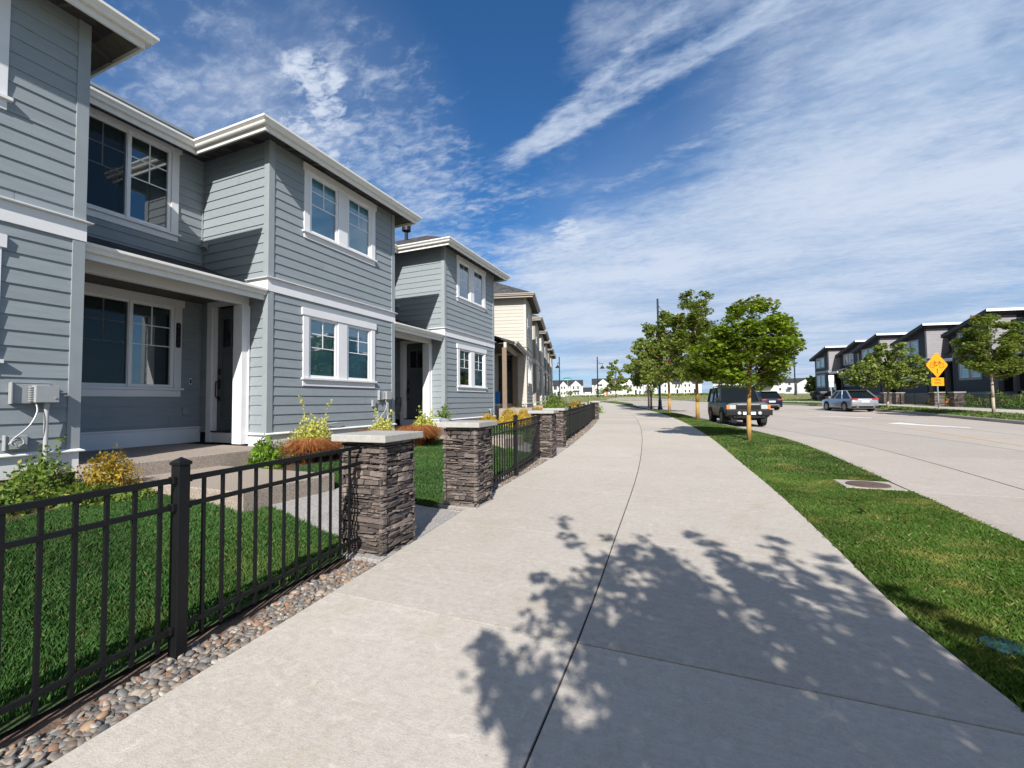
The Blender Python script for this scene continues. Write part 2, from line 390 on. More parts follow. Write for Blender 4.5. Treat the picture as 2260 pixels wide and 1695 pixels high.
# ------------------------------------------------------------------ terrain
def zg(y):
    y = max(y, -20.)
    return .011*y if y < 50 else .55+.019*(y-50)
def interp(pts):
    ys = [p[0] for p in pts]; xs = [p[1] for p in pts]
    return lambda y: float(np.interp(y, ys, xs))
def curve(pts):
    """smooth interpolation through (y,x) points (Catmull-Rom on uneven knots)"""
    ys = np.array([p[0] for p in pts]); xs = np.array([p[1] for p in pts]); ms = np.gradient(xs, ys)
    def f(y):
        if y <= ys[0]: return float(xs[0]+ms[0]*(y-ys[0]))
        if y >= ys[-1]: return float(xs[-1]+ms[-1]*(y-ys[-1]))
        i = int(np.searchsorted(ys, y))-1; h = ys[i+1]-ys[i]; t = (y-ys[i])/h
        return float((2*t**3-3*t**2+1)*xs[i]+(t**3-2*t**2+t)*h*ms[i]+(-2*t**3+3*t**2)*xs[i+1]+(t**3-t**2)*h*ms[i+1])
    return f
XL = curve([(-6, -2.15), (0, -2.29), (1.5, -2.40), (3.1, -2.535), (5.65, -2.79), (10, -3.10), (15.6, -3.77), (22.3, -4.75), (33.5, -6.9), (47, -10.0), (62.6, -14.2), (80, -21)])   # house side of the sidewalk
XS = curve([(-6, -.60), (1.6, -.635), (2.5, -.66), (4.45, -.77), (7.84, -.98), (13, -1.45), (20.9, -2.4), (35.3, -4.75), (47, -7.5), (62, -11.6), (80, -18)])                # long joint
XG = curve([(-6, 1.46), (2.7, 1.28), (3.24, 1.2), (4.86, 1.13), (6.74, 1.05), (10.04, .82), (15.68, .40), (24, -.6), (38.2, -3.1), (47, -5.1), (55.6, -7.6), (66, -10.6), (84, -17)])   # street side of the sidewalk
XK = curve([(-6, 2.75), (5.6, 2.76), (9, 2.76), (12.6, 2.75), (16.5, 2.45), (20, 1.72), (23.3, .90), (29, -.1), (35.3, -1.3), (47, -4.7), (56.4, -7.0), (64, -8.1), (82.8, -13.6), (96, -17.6), (116, -21.5), (147, -25)])  # back of kerb
XR = curve([(-6, 13.2), (25, 13.25), (44, 13.4), (56, 12.7), (63, 9.8), (70, 5.6), (78.6, 2.2), (95.7, -2.3), (105.8, -4.6), (123.5, -8.6), (150, -14), (170, -19)])                # far kerb
RISE = [(0, 0), (.5, .01), (.9, .05), (1.4, .18), (1.9, .28), (2.6, .33), (4.3, .38), (12, .40)]
_rise = interp(RISE)
def zy(x, y):
    return zg(y)+_rise(max(0., XL(y)-x))
def sheet(name, f0, f1, ys, zf, nx=2, label=None, mt=None, thick=None):
    mb = MB()
    for a, b in zip(ys[:-1], ys[1:]):
        for i in range(nx):
            q = []
            for (yy, t) in ((a, i/nx), (a, (i+1)/nx), (b, (i+1)/nx), (b, i/nx)):
                x = f0(yy)*(1-t)+f1(yy)*t; q.append((x, yy, zf(x, yy)))
            mb.quad(*q)
    o = mb.build(name, mt); tag(o, kind='structure'); return o
def ysteps(a, b, s0=.5, g=1.08, mx=6):
    o = [a]; s = s0
    while o[-1] < b:
        o.append(min(b, o[-1]+s)); s = min(mx, s*g)
    return o
# ------------------------------------------------------------------ ground, road, pavements
_zg0 = zg
def zg(y): return _zg0(min(y, 262.))
def zr(x, y):                                            # verge and pavement across the street
    d = x-XR(y); return zg(y)+.03+.10*min(1., max(0., d/1.2))+.02*max(0., d)
def grid_obj(name, xs, ys, zf, mt):
    V = [(x, y, zf(x, y)) for y in ys for x in xs]; n = len(xs)
    F = [(j*n+i, j*n+i+1, (j+1)*n+i+1, (j+1)*n+i) for j in range(len(ys)-1) for i in range(n-1)]
    me = bpy.data.meshes.new(name); me.from_pydata(V, [], F); me.materials.append(mt)
    return tag(link(name, me), kind='structure')
grid_obj('ground', [-900, -300, -120, -60, -40, 0, 40, 80, 200, 900],
         [-80, -20, 0, 10, 25, 40, 50, 60, 90, 130, 180, 240, 262, 400, 1200], lambda x, y: zg(y)-.24, M['field'])
sheet('lawn', lambda y: XL(y)-18, lambda y: XL(y)-.42, ysteps(-4, 62, .5), lambda x, y: zy(x, y)-.015, 40, mt=M['lawnbase'])
def bed_edge(y): return -5.62+.10*math.sin(y*1.9)+.07*math.sin(y*4.3+1)+min(0, XL(y)-XL(8))
sheet('planting_bed', lambda y: XL(y)-9, lambda y: bed_edge(y), ysteps(-4, 60, .4, 1.05), lambda x, y: zy(x, y)+.012, 16, mt=M['mulch'])
sheet('gravel_bed', lambda y: XL(y)-.47, lambda y: XL(y)-.004, ysteps(-4, 50, .5), lambda x, y: zg(y)-.035, 1, mt=M['dirt'])

def slabs(name, lines, joints, zf, mats_, gap=.009, step=.45, drop=.014):
    """concrete slabs cut along `lines` (functions of y) and at `joints`; dirt shows in the joints"""
    mb = MB()
    for li in range(len(lines)-1):
        fa, fb = lines[li], lines[li+1]
        for y0, y1 in zip(joints[:-1], joints[1:]):
            a, b = y0+gap/2, y1-gap/2
            k = max(1, int((b-a)/step)); rows = [a+(b-a)*i/k for i in range(k+1)]
            V = []
            for y in rows:
                x0 = fa(y)+(gap/2 if li > 0 else 0); x1 = fb(y)-(gap/2 if li < len(lines)-2 else 0)
                V += [(x0, y, zf(y)), (x1, y, zf(y)), (x0, y, zf(y)-.08), (x1, y, zf(y)-.08)]
            F = []
            for i in range(k):
                q = 4*i; F += [(q, q+1, q+5, q+4), (q, q+4, q+6, q+2), (q+1, q+3, q+7, q+5)]
            F += [(0, 2, 3, 1), (4*k, 4*k+1, 4*k+3, 4*k+2)]
            mb.add(V, F, 0)
    ys = [joints[0]]
    while ys[-1] < joints[-1]: ys.append(min(joints[-1], ys[-1]+1.0))
    for a, b in zip(ys[:-1], ys[1:]):
        mb.quad((lines[0](a)+.03, a, zf(a)-drop), (lines[-1](a)-.03, a, zf(a)-drop), (lines[-1](b)-.03, b, zf(b)-drop), (lines[0](b)+.03, b, zf(b)-drop), 1)
    return tag(mb.build(name, mats_), kind='structure')
jt = [-5.2, -3.3, -1.35, .58, 2.49, 4.36, 6.4, 8.34]
while jt[-1] < 78: jt.append(jt[-1]+1.93)
slabs('sidewalk', [XL, XS, XG], jt, zg, [M['side'], M['joint']], .013)
rj = [-5.3, -.7, 3.9, 8.5, 13.05, 17.9]
while rj[-1] < 52: rj.append(rj[-1]+4.6)
off = lambda o: (lambda y: XK(y)+o)
def lane(t): return lambda y: (XK(y)+1.8)*(1-t)+(XR(y)-.02)*t
slabs('road', [off(.155), off(.30), off(1.8), lane(.34), lane(.67), lane(1.)], rj, lambda y: zg(y)-.12, [M['road'], M['joint']], .030, .8)
sheet('far_road', lambda y: XK(y)+.155, lambda y: XR(y)-.02, ysteps(rj[-1]+.006, 166, 1, 1.05, 5), lambda x, y: zg(y)-.12, 2, mt=M['road'])
def kerb(name, fx, side, a, b):
    mb = MB(); ys = ysteps(a, b, .6, 1.05, 4)
    w = .15*side
    for p, q in zip(ys[:-1], ys[1:]):
        for (x0, z0, x1, z1) in ((0, 0, w*.85, 0), (w*.85, 0, w, -.025), (w, -.025, w*1.04, -.2), (0, 0, 0, -.2)):
            mb.quad((fx(p)+x0, p, zg(p)+z0+kz), (fx(p)+x1, p, zg(p)+z1+kz), (fx(q)+x1, q, zg(q)+z1+kz), (fx(q)+x0, q, zg(q)+z0+kz))
    return tag(mb.build(name, M['kerb']), kind='structure')
kz = 0.; kerb('kerb', XK, 1, -5, 150)
kz = .03; kerb('far_kerb', XR, -1, 2, 165)
# near verge and verge across the street
sheet('verge', XG, XK, ysteps(-5, 56.4, .5), lambda x, y: zg(y)-.03, 2, mt=M['lawnbase'])
sheet('far_verge', XR, lambda y: XR(y)+1.9, ysteps(5, 70, 1), lambda x, y: zr(x, y)-.02, 3, mt=M['lawnbase'])
sheet('far_sidewalk', lambda y: XR(y)+1.85, lambda y: XR(y)+4.15, ysteps(5, 74, 1), lambda x, y: zr(x, y)+.01, 2, mt=M['side'])
sheet('far_lawn', lambda y: XR(y)+4.1, lambda y: XR(y)+16, ysteps(5, 74, 1), lambda x, y: zr(x, y), 3, mt=M['lawnbase'])
# grass island at the crossing, where the walk meets the next street
def isl_a(y): return XG(y)+.25
def isl_b(y): return min(XK(y)-.2, XG(y)+.4+3.2*math.sin(max(0, min(1, (y-59.5)/26))*math.pi)**.6)
sheet('grass_island', isl_a, isl_b, [59.6, 60.4, 62, 65, 69, 74, 79, 83, 85.4], lambda x, y: zg(y)+.03, 2, mt=M['lawnbase'])
sheet('crossing_walk', lambda y: XG(y)-.05, lambda y: XK(y)+.05, ysteps(56.4, 96, 1.5), lambda x, y: zg(y)-.01, 2, mt=M['side'])

# painted marks
def mark(name, pts, mt, dz=-.114):
    mb = MB(); mb.add([(x, y, zg(y)+dz) for x, y in pts], (tuple(range(len(pts))),)); return tag(mb.build(name, mt), kind='structure')
M['paint_w'] = mat('road_paint_white', (.80, .79, .76), .7, .15, 8)
M['paint_y'] = mat('road_paint_yellow', (.60, .36, .16), .8, .4, 5, col2=(.50, .40, .29))
mark('lane_marking', [(7.15, 34.1), (9.25, 31.2), (9.40, 31.7), (8.2, 33.2), (7.5, 34.2)], M['paint_w'])
mark('lane_marking', [(8.35, 26.25), (8.95, 25.35), (10.15, 23.4), (10.30, 23.75), (9.4, 25.7), (9.15, 27.1)], M['paint_w'])
ym = MB()
for a in np.arange(11, 44, 1.5):
    f = lambda y: 8.15+min(0, (XK(y)-XK(22))*.35)
    ym.quad((f(a)-.06, a, zg(a)-.115), (f(a)+.06, a, zg(a)-.115), (f(a+1.5)+.06, a+1.5, zg(a+1.5)-.115), (f(a+1.5)-.06, a+1.5, zg(a+1.5)-.115))
tag(ym.build('centre_line', M['paint_y']), kind='structure')

# front walks and landings of the two grey units
def walk(name, x0, x1, ya, yb, skew=0.):
    mb = MB(); k = 10
    for i in range(k):
        p, q = x0+(x1-x0)*i/k, x0+(x1-x0)*(i+1)/k
        sp, sq = skew*(i/k), skew*((i+1)/k)
        c_ = lambda u, v: (min(u, XL(v)-.010), v, zy(u, v)+.012-(.014 if u > XL(v)-.15 else 0)); c2 = lambda u, v: (c_(u, v) if u < x1-1e-6 else (XL(v)-.010, v, zy(XL(v), v)-.004)); mb.quad(c2(p, ya), c2(q, ya), c2(q, yb), c2(p, yb))
        for y, s_ in ((ya, sp), (yb, sp)):
            mb.quad((p, y+sp, zy(p, y)+.012), (q, y+sq, zy(q, y)+.012), (q, y+sq, zy(q, y)-.1), (p, y+sp, zy(p, y)-.1))
    return tag(mb.build(name, M['slab2']), kind='structure')
walk('path', -4.35, XL(4.3)-.006, 3.42, 4.78)
walk('path', -6.8, XL(10.6)-.006, 10.15, 11.5)
def pad(x0, x1, y0, y1, z0, z1):
    mb = MB(); mb.box(x0, x1, y0, y1, z0, z1); return tag(mb.build('footing', M['slab2'], bevel=.008), kind='structure')
pad(-3.15, -2.565, 3.12, 3.72, -.08, .036); pad(-3.16, -2.59, 4.97, 5.57, -.08, .062)
pad(-3.62, -3.06, 9.54, 10.14, 0, .112); pad(-3.94, -3.36, 11.53, 12.13, 0, .134)
def landing(y0):
    mb = MB(); mb.box(-6.545, -4.32, y0, y0+1.25, .0, .50)
    o = tag(mb.build('step', M['slab'], bevel=.012), 'broad aggregate concrete step below the porch of the nearest unit' if y0 < 5 else 'aggregate concrete step below the second porch, seen through the railing', 'step', 'entry steps')
    return o
landing(3.12); landing(3.12+6.08+.65)

# ------------------------------------------------------------------ grass blades, one object per lawn
def blades(name, n, samp, h, w, mt, lean=.5, label=None, zf=None):
    X, Y = samp(n); n = len(X)
    Z = np.array([zf(x, y) for x, y in zip(X, Y)])
    hh = h*(.55+.75*rng.random(n)); a = rng.random(n)*2*np.pi; b = rng.random(n)*2*np.pi
    # clumps lean together a little
    b = b*.85+ 1.2*np.sin(X*3.1+1.3*np.sin(Y*2.2))+.9*np.cos(Y*2.7)
    le = lean*(.3+rng.random(n))
    dx, dy = np.cos(a)*w/2, np.sin(a)*w/2
    tx, ty = X+np.cos(b)*le*hh, Y+np.sin(b)*le*hh
    mx_, my_ = X+np.cos(b)*le*hh*.3, Y+np.sin(b)*le*hh*.3
    V = np.empty((n, 4, 3))
    V[:, 0] = np.stack([X-dx, Y-dy, Z-.01], 1); V[:, 1] = np.stack([X+dx, Y+dy, Z-.01], 1)
    V[:, 2] = np.stack([mx_+dx*.8, my_+dy*.8, Z+hh*.62], 1); V[:, 3] = np.stack([tx, ty, Z+hh], 1)
    return tag(np_mesh(name, V.reshape(-1, 3), 4, mt), label, 'grass', None, 'stuff')
def samp_between(fa, fb, y0, y1, power=1.0, skip=None):
    def s(n):
        Y = y0+(y1-y0)*rng.random(n)**power; t = rng.random(n)
        A = np.array([fa(y) for y in Y]); B = np.array([fb(y) for y in Y]); X = A+(B-A)*t
        if skip is not None:
            k = np.array([not skip(x, y) for x, y in zip(X, Y)]); X, Y = X[k], Y[k]
        return X, Y
    return s
paved = lambda x, y: (-6.6 < x and 3.40 < y < 4.80 and x > -4.4) or (x < -4.28 and 3.08 < y < 4.4) or (10.1 < y < 11.55 and x > -6.9) or (9.82 < y < 11.15 and x < -4.3)
inner = lambda y: XL(y)-.47-.02*math.sin(y*9)
blades('lawn_grass', 210000, samp_between(bed_edge, inner, -.3, 4.9, 1.0, paved), .044, .0034, M['grass'], .5, 'close mown green lawn behind the nearest black railing', lambda x, y: zy(x, y)-.01)
blades('lawn_grass', 130000, samp_between(bed_edge, inner, 4.8, 11.6, 1.2, paved), .046, .0058, M['grass'], .5, 'green lawn between the second and third stone pillars', lambda x, y: zy(x, y)-.01)
blades('lawn_grass', 42000, samp_between(lambda y: XL(y)-4.0, inner, 11.6, 42, 1.3), .07, .028, M['grass'], .8, 'green lawn before the beige houses', lambda x, y: zy(x, y)-.01)
drain_skip = lambda x, y: (x > 2.0+.0 and 7.86 < y < 8.62)
tr_skip = lambda x, y: drain_skip(x, y) or (x-1.46)**2+(y-15.13)**2 < .16**2 or (x-.06)**2+(y-26.8)**2 < .2**2
vg = lambda a, b, n, h, w, p=1.3: blades('verge_grass', n, samp_between(lambda y: XG(y)+.016+.012*math.sin(y*23), lambda y: XK(y)-.004, a, b, p, tr_skip), h, w, M['grass2'], .7, {1: 'green verge grass nearest the camera, thinning to straw patches', 9: 'green verge grass under the first row of maples', 25: 'green verge grass narrowing toward the far lamp post'}[a], lambda x, y: zg(y)-.03)
vg(1, 9, 240000, .040, .0037, 1.0); vg(9, 25, 110000, .048, .010); vg(25, 56, 26000, .065, .035, 1.0)
blades('verge_grass', 16000, samp_between(lambda y: XR(y)+.02, lambda y: XR(y)+1.83, 22, 70, 1.0), .08, .05, M['grass2'], .9, 'strip of grass along the kerb across the street', lambda x, y: zr(x, y)-.02)
blades('verge_grass', 22000, samp_between(lambda y: XR(y)+4.2, lambda y: XR(y)+9, 22, 72, 1.0), .08, .055, M['grass'], .9, 'lawn before the charcoal houses across the street', lambda x, y: zr(x, y))
blades('verge_grass', 9000, samp_between(isl_a, isl_b, 60, 85, 1.0), .08, .07, M['grass2'], .9, 'grass island with a lone conical tree', lambda x, y: zg(y)+.03)

# ------------------------------------------------------------------ river pebbles
def pebbles(name, n, samp, s0, s1, label, sub):
    t = (1+5**.5)/2
    if sub:
        import bmesh
        bm = bmesh.new(); bmesh.ops.create_icosphere(bm, subdivisions=2, radius=1)
        base = np.array([[v.co[:] for v in f.verts] for f in bm.faces]); bm.free()
    else:
        import bmesh
        bm = bmesh.new(); bmesh.ops.create_icosphere(bm, subdivisions=1, radius=1)
        base = np.array([[v.co[:] for v in f.verts] for f in bm.faces]); bm.free()
    V0 = base.reshape(-1, 3); nv = len(V0)
    X, Y = samp(n); n = len(X)
    s = s0+(s1-s0)*rng.random(n)**1.6
    sc_ = np.stack([s*(.9+.5*rng.random(n)), s*(.65+.3*rng.random(n)), s*(.40+.25*rng.random(n))], 1)
    a = rng.random(n)*2*np.pi; tl = rng.normal(0, .28, (n, 2))
    P = V0[None]*sc_[:, None]
    # tilt then spin
    P[..., 2] += P[..., 0]*tl[:, None, 0]+P[..., 1]*tl[:, None, 1]
    ca, sa = np.cos(a)[:, None], np.sin(a)[:, None]
    Q = np.empty_like(P); Q[..., 0] = P[..., 0]*ca-P[..., 1]*sa+X[:, None]; Q[..., 1] = P[..., 0]*sa+P[..., 1]*ca+Y[:, None]
    Z = np.array([zg(y) for y in Y])-.03+sc_[:, 2]*(.6+.9*rng.random(n))
    Q[..., 2] = P[..., 2]+Z[:, None]
    # shared vertices so that each pebble is one island and shades smooth
    key = np.round(V0, 4); u, inv = np.unique(key, axis=0, return_inverse=True); inv = inv.ravel()
    first = np.array([np.where(inv == i)[0][0] for i in range(len(u))])
    VV = Q[:, first].reshape(-1, 3); nu = len(u); nf = nv//3
    LI = (inv[None]+np.arange(n)[:, None]*nu).ravel().astype(np.int32)
    me = bpy.data.meshes.new(name); me.vertices.add(len(VV)); me.vertices.foreach_set('co', VV.astype(np.float32).ravel())
    me.loops.add(len(LI)); me.loops.foreach_set('vertex_index', LI); me.polygons.add(nf*n)
    me.polygons.foreach_set('loop_start', np.arange(0, len(LI), 3, dtype=np.int32)); me.polygons.foreach_set('loop_total', np.full(nf*n, 3, np.int32))
    me.polygons.foreach_set('use_smooth', np.ones(nf*n, bool)); me.materials.append(M['pebble']); me.update(calc_edges=True)
    return tag(link(name, me), label, 'gravel', None, 'stuff')
def pebble_mat():
    m = bpy.data.materials.new('river_pebble'); m.use_nodes = True; T = NT(m.node_tree)
    g = T.n('ShaderNodeNewGeometry').outputs['Random Per Island']
    cr = T.n('ShaderNodeValToRGB', ins={0: g}); e = cr.color_ramp; e.interpolation = 'CONSTANT'
    cols = [(0, (.14, .125, .115)), (.16, (.24, .205, .165)), (.30, (.095, .095, .10)), (.42, (.30, .19, .115)), (.52, (.18, .155, .135)), (.64, (.34, .29, .235)), (.74, (.25, .135, .08)), (.82, (.15, .16, .16)), (.92, (.42, .38, .33)), (.965, (.13, .09, .065))]
    e.elements[0].color = cols[0][1]+(1,); e.elements[0].position = 0
    e.elements[1].color = cols[1][1]+(1,); e.elements[1].position = cols[1][0]
    for p_, c_ in cols[2:]:
        q = e.elements.new(p_); q.color = c_+(1,)
    tcn = T.n('ShaderNodeTexCoord').outputs['Object']
    c = T.mix(T.mr(T.noise(tcn, 55, 4, .6), .35, .7, 0, .45), cr.outputs[0], (.16, .13, .11, 1))
    b = T.n('ShaderNodeBsdfPrincipled', ins={'Base Color': c, 'Roughness': .62}); T.n('ShaderNodeOutputMaterial', ins={0: b.outputs[0]})
    return m
M['pebble'] = pebble_mat()
gs = lambda a, b: samp_between(lambda y: XL(y)-.295+.03*math.sin(y*7), lambda y: XL(y)-.012, a, b, 1.0, lambda x, y: (3.06 < y < 3.80) or (4.9 < y < 5.62) or (3.3 < y < 5) or (9.48 < y < 12.22))
pebbles('river_gravel', 4300, gs(-.1, 3.08), .009, .027, 'mixed river pebbles below the nearest railing', True)
pebbles('river_gravel', 5200, gs(5.6, 9.5), .010, .027, 'mixed river pebbles below the second railing', False)
pebbles('river_gravel', 7500, gs(12.2, 26.2), .016, .036, 'mixed river pebbles below the far railing', False)
# soil and bark crumbs behind the pebbles
crumb = samp_between(lambda y: XL(y)-.50, lambda y: XL(y)-.30, -.1, 3.08)
# ------------------------------------------------------------------ townhouses
EXPO = .176
def siding(mb, fr, t0, t1, z0, z1, holes=(), m=0, phase=0.):
    """lap boards with real laps, cut around openings (ta,tb,za,zb)"""
    k0 = math.floor((z0-phase)/EXPO); z = phase+k0*EXPO
    while z < z1:
        a, b = max(z, z0), min(z+EXPO, z1)
        if b-a > .004:
            cuts = sorted({a, b} | {q for h in holes for q in (h[2], h[3]) if a < q < b})
            for p, q in zip(cuts[:-1], cuts[1:]):
                iv = [(t0, t1)]
                for h in holes:
                    if h[2] < (p+q)/2 < h[3]:
                        nv = []
                        for u, v in iv:
                            if h[0] > u: nv.append((u, min(v, h[0])))
                            if h[1] < v: nv.append((max(u, h[1]), v))
                        iv = [w for w in nv if w[1]-w[0] > .003]
                o = lambda zz: .020-.014*(zz-z)/EXPO
                for u, v in iv:
                    js = [u]
                    if p == a and q == b and v-u > 1.2:
                        jr = random.Random(int(u*1000)*7919+int(z*1000)+int(fr.o[1]*10)); t_ = u+jr.uniform(.5, 2.9)
                        while t_ < v-.3: js.append(t_); t_ += jr.uniform(1.9, 3.6)
                    js.append(v)
                    for u, v in zip(js[:-1], js[1:]):
                     v2 = v-.0025 if v != js[-1] else v
                     P = [fr.p(u, o(p), p), fr.p(v2, o(p), p), fr.p(v2, o(q), q), fr.p(u, o(q), q)]
                     if p == a: P += [fr.p(u, -.004, p), fr.p(v2, -.004, p)]; mb.add(P, ((0, 1, 2, 3), (0, 4, 5, 1)), m)
                     else: mb.add(P, ((0, 1, 2, 3),), m)
        z += EXPO

def window(root, fr, t0, t1, zs, mats, mir, pair=True, blind='blind', grid='upper', label=None, screen=False, mw=None):
    """zs = apron bottom, sill top, header bottom, header top; mats dict"""
    za, zsill, zh, zt = zs
    tr = .14 if pair else .125
    mb = MB(); hd = .035
    mb.fbox(fr, t0-hd, t1+hd, -.02, .050, zh, zt)                                   # header
    for a, b in ((t0, t0+tr), (t1-tr, t1)): mb.fbox(fr, a, b, -.02, .036, zsill, zh)
    mid = (t0+t1)/2; mw = mw if mw is not None else (.27 if pair else .0)
    if mw: mb.fbox(fr, mid-mw/2, mid+mw/2, -.02, .034, zsill, zh)
    W_ = mb.build('window', mats['white'], root, mir, bevel=.004)
    if label: W_['label'] = label
    s = MB(); s.fbox(fr, t0-hd, t1+hd, -.02, .075, zsill-.042, zsill-.001); s.fbox(fr, t0, t1, -.02, .032, za, zsill-.043)
    s.build('sill', mats['white'], W_, mir, bevel=.004)
    fm = MB(); pn = MB(); bl = MB(); fw = .055; dn = -.035
    spans = [(t0+tr+.003, mid-mw/2-.003), (mid+mw/2+.003, t1-tr-.003)]
    for i, (a, b) in enumerate(spans):
        zb, zc = zsill+.002, zh-.002
        nn = (dn, .014) if pair else (dn, .018 if i else .0)
        ext = 0 if pair else (.03 if i == 0 else 0)
        fm.fbox(fr, a, a+fw, nn[0], nn[1], zb, zc); fm.fbox(fr, b-fw+ext, b+ext, nn[0], nn[1], zb, zc)
        fm.fbox(fr, a+fw, b-fw+ext, nn[0], nn[1]-.002, zb, zb+fw); fm.fbox(fr, a+fw, b-fw+ext, nn[0], nn[1]-.002, zc-fw, zc)
        ga, gb, gz, gc = a+fw, b-fw+ext, zb+fw, zc-fw
        gp = -.012 if pair or i else -.022
        pn.quad(fr.p(ga, gp, gz), fr.p(gb, gp, gz), fr.p(gb, gp, gc), fr.p(ga, gp, gc), 0)
        h = gc-gz; bw = .009
        if grid:
            fm.fbox(fr, (ga+gb)/2-bw, (ga+gb)/2+bw, gp+.001, gp+.0065, gz+h*.50, gc)
            for k in (.50, .75): fm.fbox(fr, ga, gb, gp+.0005, gp+.006, gz+h*k-bw, gz+h*k+bw)
        kd = blind[i] if isinstance(blind, (list, tuple)) else blind
        if kd == 'slats':
            z = gz+.01
            while z < gc: bl.quad(fr.p(ga, -.055, z), fr.p(gb, -.055, z), fr.p(gb, -.085, z+.036), fr.p(ga, -.085, z+.036), 1); z += .042
            bl.quad(fr.p(ga-.1, -.4, gz-.1), fr.p(gb+.1, -.4, gz-.1), fr.p(gb+.1, -.4, gc+.1), fr.p(ga-.1, -.4, gc+.1), 2)
        elif kd == 'half':
            z = gz+h*.38
            while z < gc: bl.quad(fr.p(ga, -.055, z), fr.p(gb, -.055, z), fr.p(gb, -.085, z+.036), fr.p(ga, -.085, z+.036), 1); z += .042
            bl.quad(fr.p(ga-.1, -.4, gz-.1), fr.p(gb+.1, -.4, gz-.1), fr.p(gb+.1, -.4, gc+.1), fr.p(ga-.1, -.4, gc+.1), 2)
            bl.quad(fr.p(gb-.16, -.1, gz), fr.p(gb, -.08, gz), fr.p(gb, -.08, gc), fr.p(gb-.10, -.1, gc), 3)
        elif kd == 'dark':  # no blind here: a dark sheet stands in for the unlit room
            bl.quad(fr.p(ga-.1, -.5, gz-.1), fr.p(gb+.1, -.5, gz-.1), fr.p(gb+.1, -.5, gc+.1), fr.p(ga-.1, -.5, gc+.1), 2)
        elif kd == 'curtain':
            bl.quad(fr.p(ga-.1, -.6, gz-.1), fr.p(gb+.1, -.6, gz-.1), fr.p(gb+.1, -.6, gc+.1), fr.p(ga-.1, -.6, gc+.1), 2)
            for (c0, c1) in ((ga+.02, ga+.10), (ga+(gb-ga)*.42, ga+(gb-ga)*.72)):
                n = 8
                for j in range(n):
                    u0 = c0+(c1-c0)*j/n; u1 = c0+(c1-c0)*(j+1)/n; d0 = -.14-.03*(j % 2); d1 = -.14-.03*((j+1) % 2)
                    bl.quad(fr.p(u0, d0, gz), fr.p(u1, d1, gz), fr.p(u1-.12*(j > 3), d1, gc), fr.p(u0-.12*(j > 4), d0, gc), 3)
        else:
            bl.quad(fr.p(ga-.03, -.075, gz-.03), fr.p(gb+.03, -.075, gz-.03), fr.p(gb+.03, -.075, gc+.03), fr.p(ga-.03, -.075, gc+.03), {'blind': 0, 'green': 4}[kd])
        # reveal box so nothing shows past the blind
        for (q0, q1) in (((ga-.1, gz-.1), (ga-.1, gc+.1)), ((gb+.1, gz-.1), (gb+.1, gc+.1)), ((ga-.1, gc+.1), (gb+.1, gc+.1)), ((ga-.1, gz-.1), (gb+.1, gz-.1))):
            bl.quad(fr.p(q0[0], dn-.004, q0[1]), fr.p(q1[0], dn-.004, q1[1]), fr.p(q1[0], -.62, q1[1]), fr.p(q0[0], -.62, q0[1]), 2)
    if screen:
        a, b = spans[0]; pn.quad(fr.p(a+fw, .004, zsill+fw), fr.p(b-.01, .004, zsill+fw), fr.p(b-.01, .004, zh-fw), fr.p(a+fw, .004, zh-fw), 1)
    fm.build('frame', M['vinyl'], W_, mir)
    pn.build('pane', [mats.get('glass', M['glass_blue']), M['screen']], W_, mir)
    bl.build('blind', [mats.get('blind', M['blind']), M['blind_w'], M['dark_in'], M['curtain'], M['blind_g']], W_, mir)  # also holds the dark sheets that stand in for unlit rooms
    return W_
def screen_mat():
    m = bpy.data.materials.new('insect_screen'); m.use_nodes = True; T = NT(m.node_tree)
    a = T.n('ShaderNodeBsdfTransparent'); b = T.n('ShaderNodeBsdfDiffuse', ins={'Color': (.03, .04, .045, 1)})
    T.n('ShaderNodeOutputMaterial', ins={0: T.n('ShaderNodeMixShader', ins={0: .62, 1: a.outputs[0], 2: b.outputs[0]}).outputs[0]})
    return m
M['screen'] = screen_mat()
GREY = dict(siding=M['siding'], corner=M['trim_body'], white=M['white'], gutter=M['gutter'], roof=M['shingle'], soffit=M['soffit'], door=M['door'], post=M['white'], ret=None)
ZE = 6.14                                                # fascia bottom

DIG = {'1': [(.5, 0, .5, 1)], '2': [(0, 1, 1, 1), (1, 1, 1, .5), (0, .5, 1, .5), (0, .5, 0, 0), (0, 0, 1, 0)], '4': [(0, 1, 0, .45), (0, .45, 1, .45), (.75, 1, .75, 0)]}

def eaves(root, S, mir, fz, ov, ep_, detail):
    mb = MB(); mb.sweep(ep_, [(ov-.03, fz), (ov, fz), (ov, fz+.16), (ov-.03, fz+.16)]); mb.build('fascia', S['gutter'], root, mir)
    mb = MB(); g0 = ov+.002
    mb.sweep(ep_, [(g0, fz+.085), (g0+.055, fz+.085), (g0+.066, fz+.105), (g0+.066, fz+.125), (g0+.085, fz+.145), (g0+.105, fz+.165), (g0+.105, fz+.20), (g0+.095, fz+.205), (g0, fz+.195)])
    mb.build('gutter', S['gutter'], root, mir)
    mb = MB(); mb.sweep(ep_, [(-.03, 6.37), (ov-.032, fz+.055), (ov-.032, fz+.085), (-.03, 6.41)])
    if detail:                                           # rafter tails under the open eaves
        for i in range(len(ep_)-1):
            a, b = Vector(ep_[i]), Vector(ep_[i+1]); d = (b-a).normalized(); n_ = Vector((d.y, -d.x)); L_ = (b-a).length
            fr = Fr(tuple(a), tuple(d), tuple(n_)); t = .3
            while t < L_-.05:
                mb.prism([(0.03, 6.28), (ov-.034, 6.17), (ov-.034, 6.21), (0.03, 6.36)], fr, t-.02, t+.02); t += .6
    mb.build('soffit', S['soffit'], root, mir)

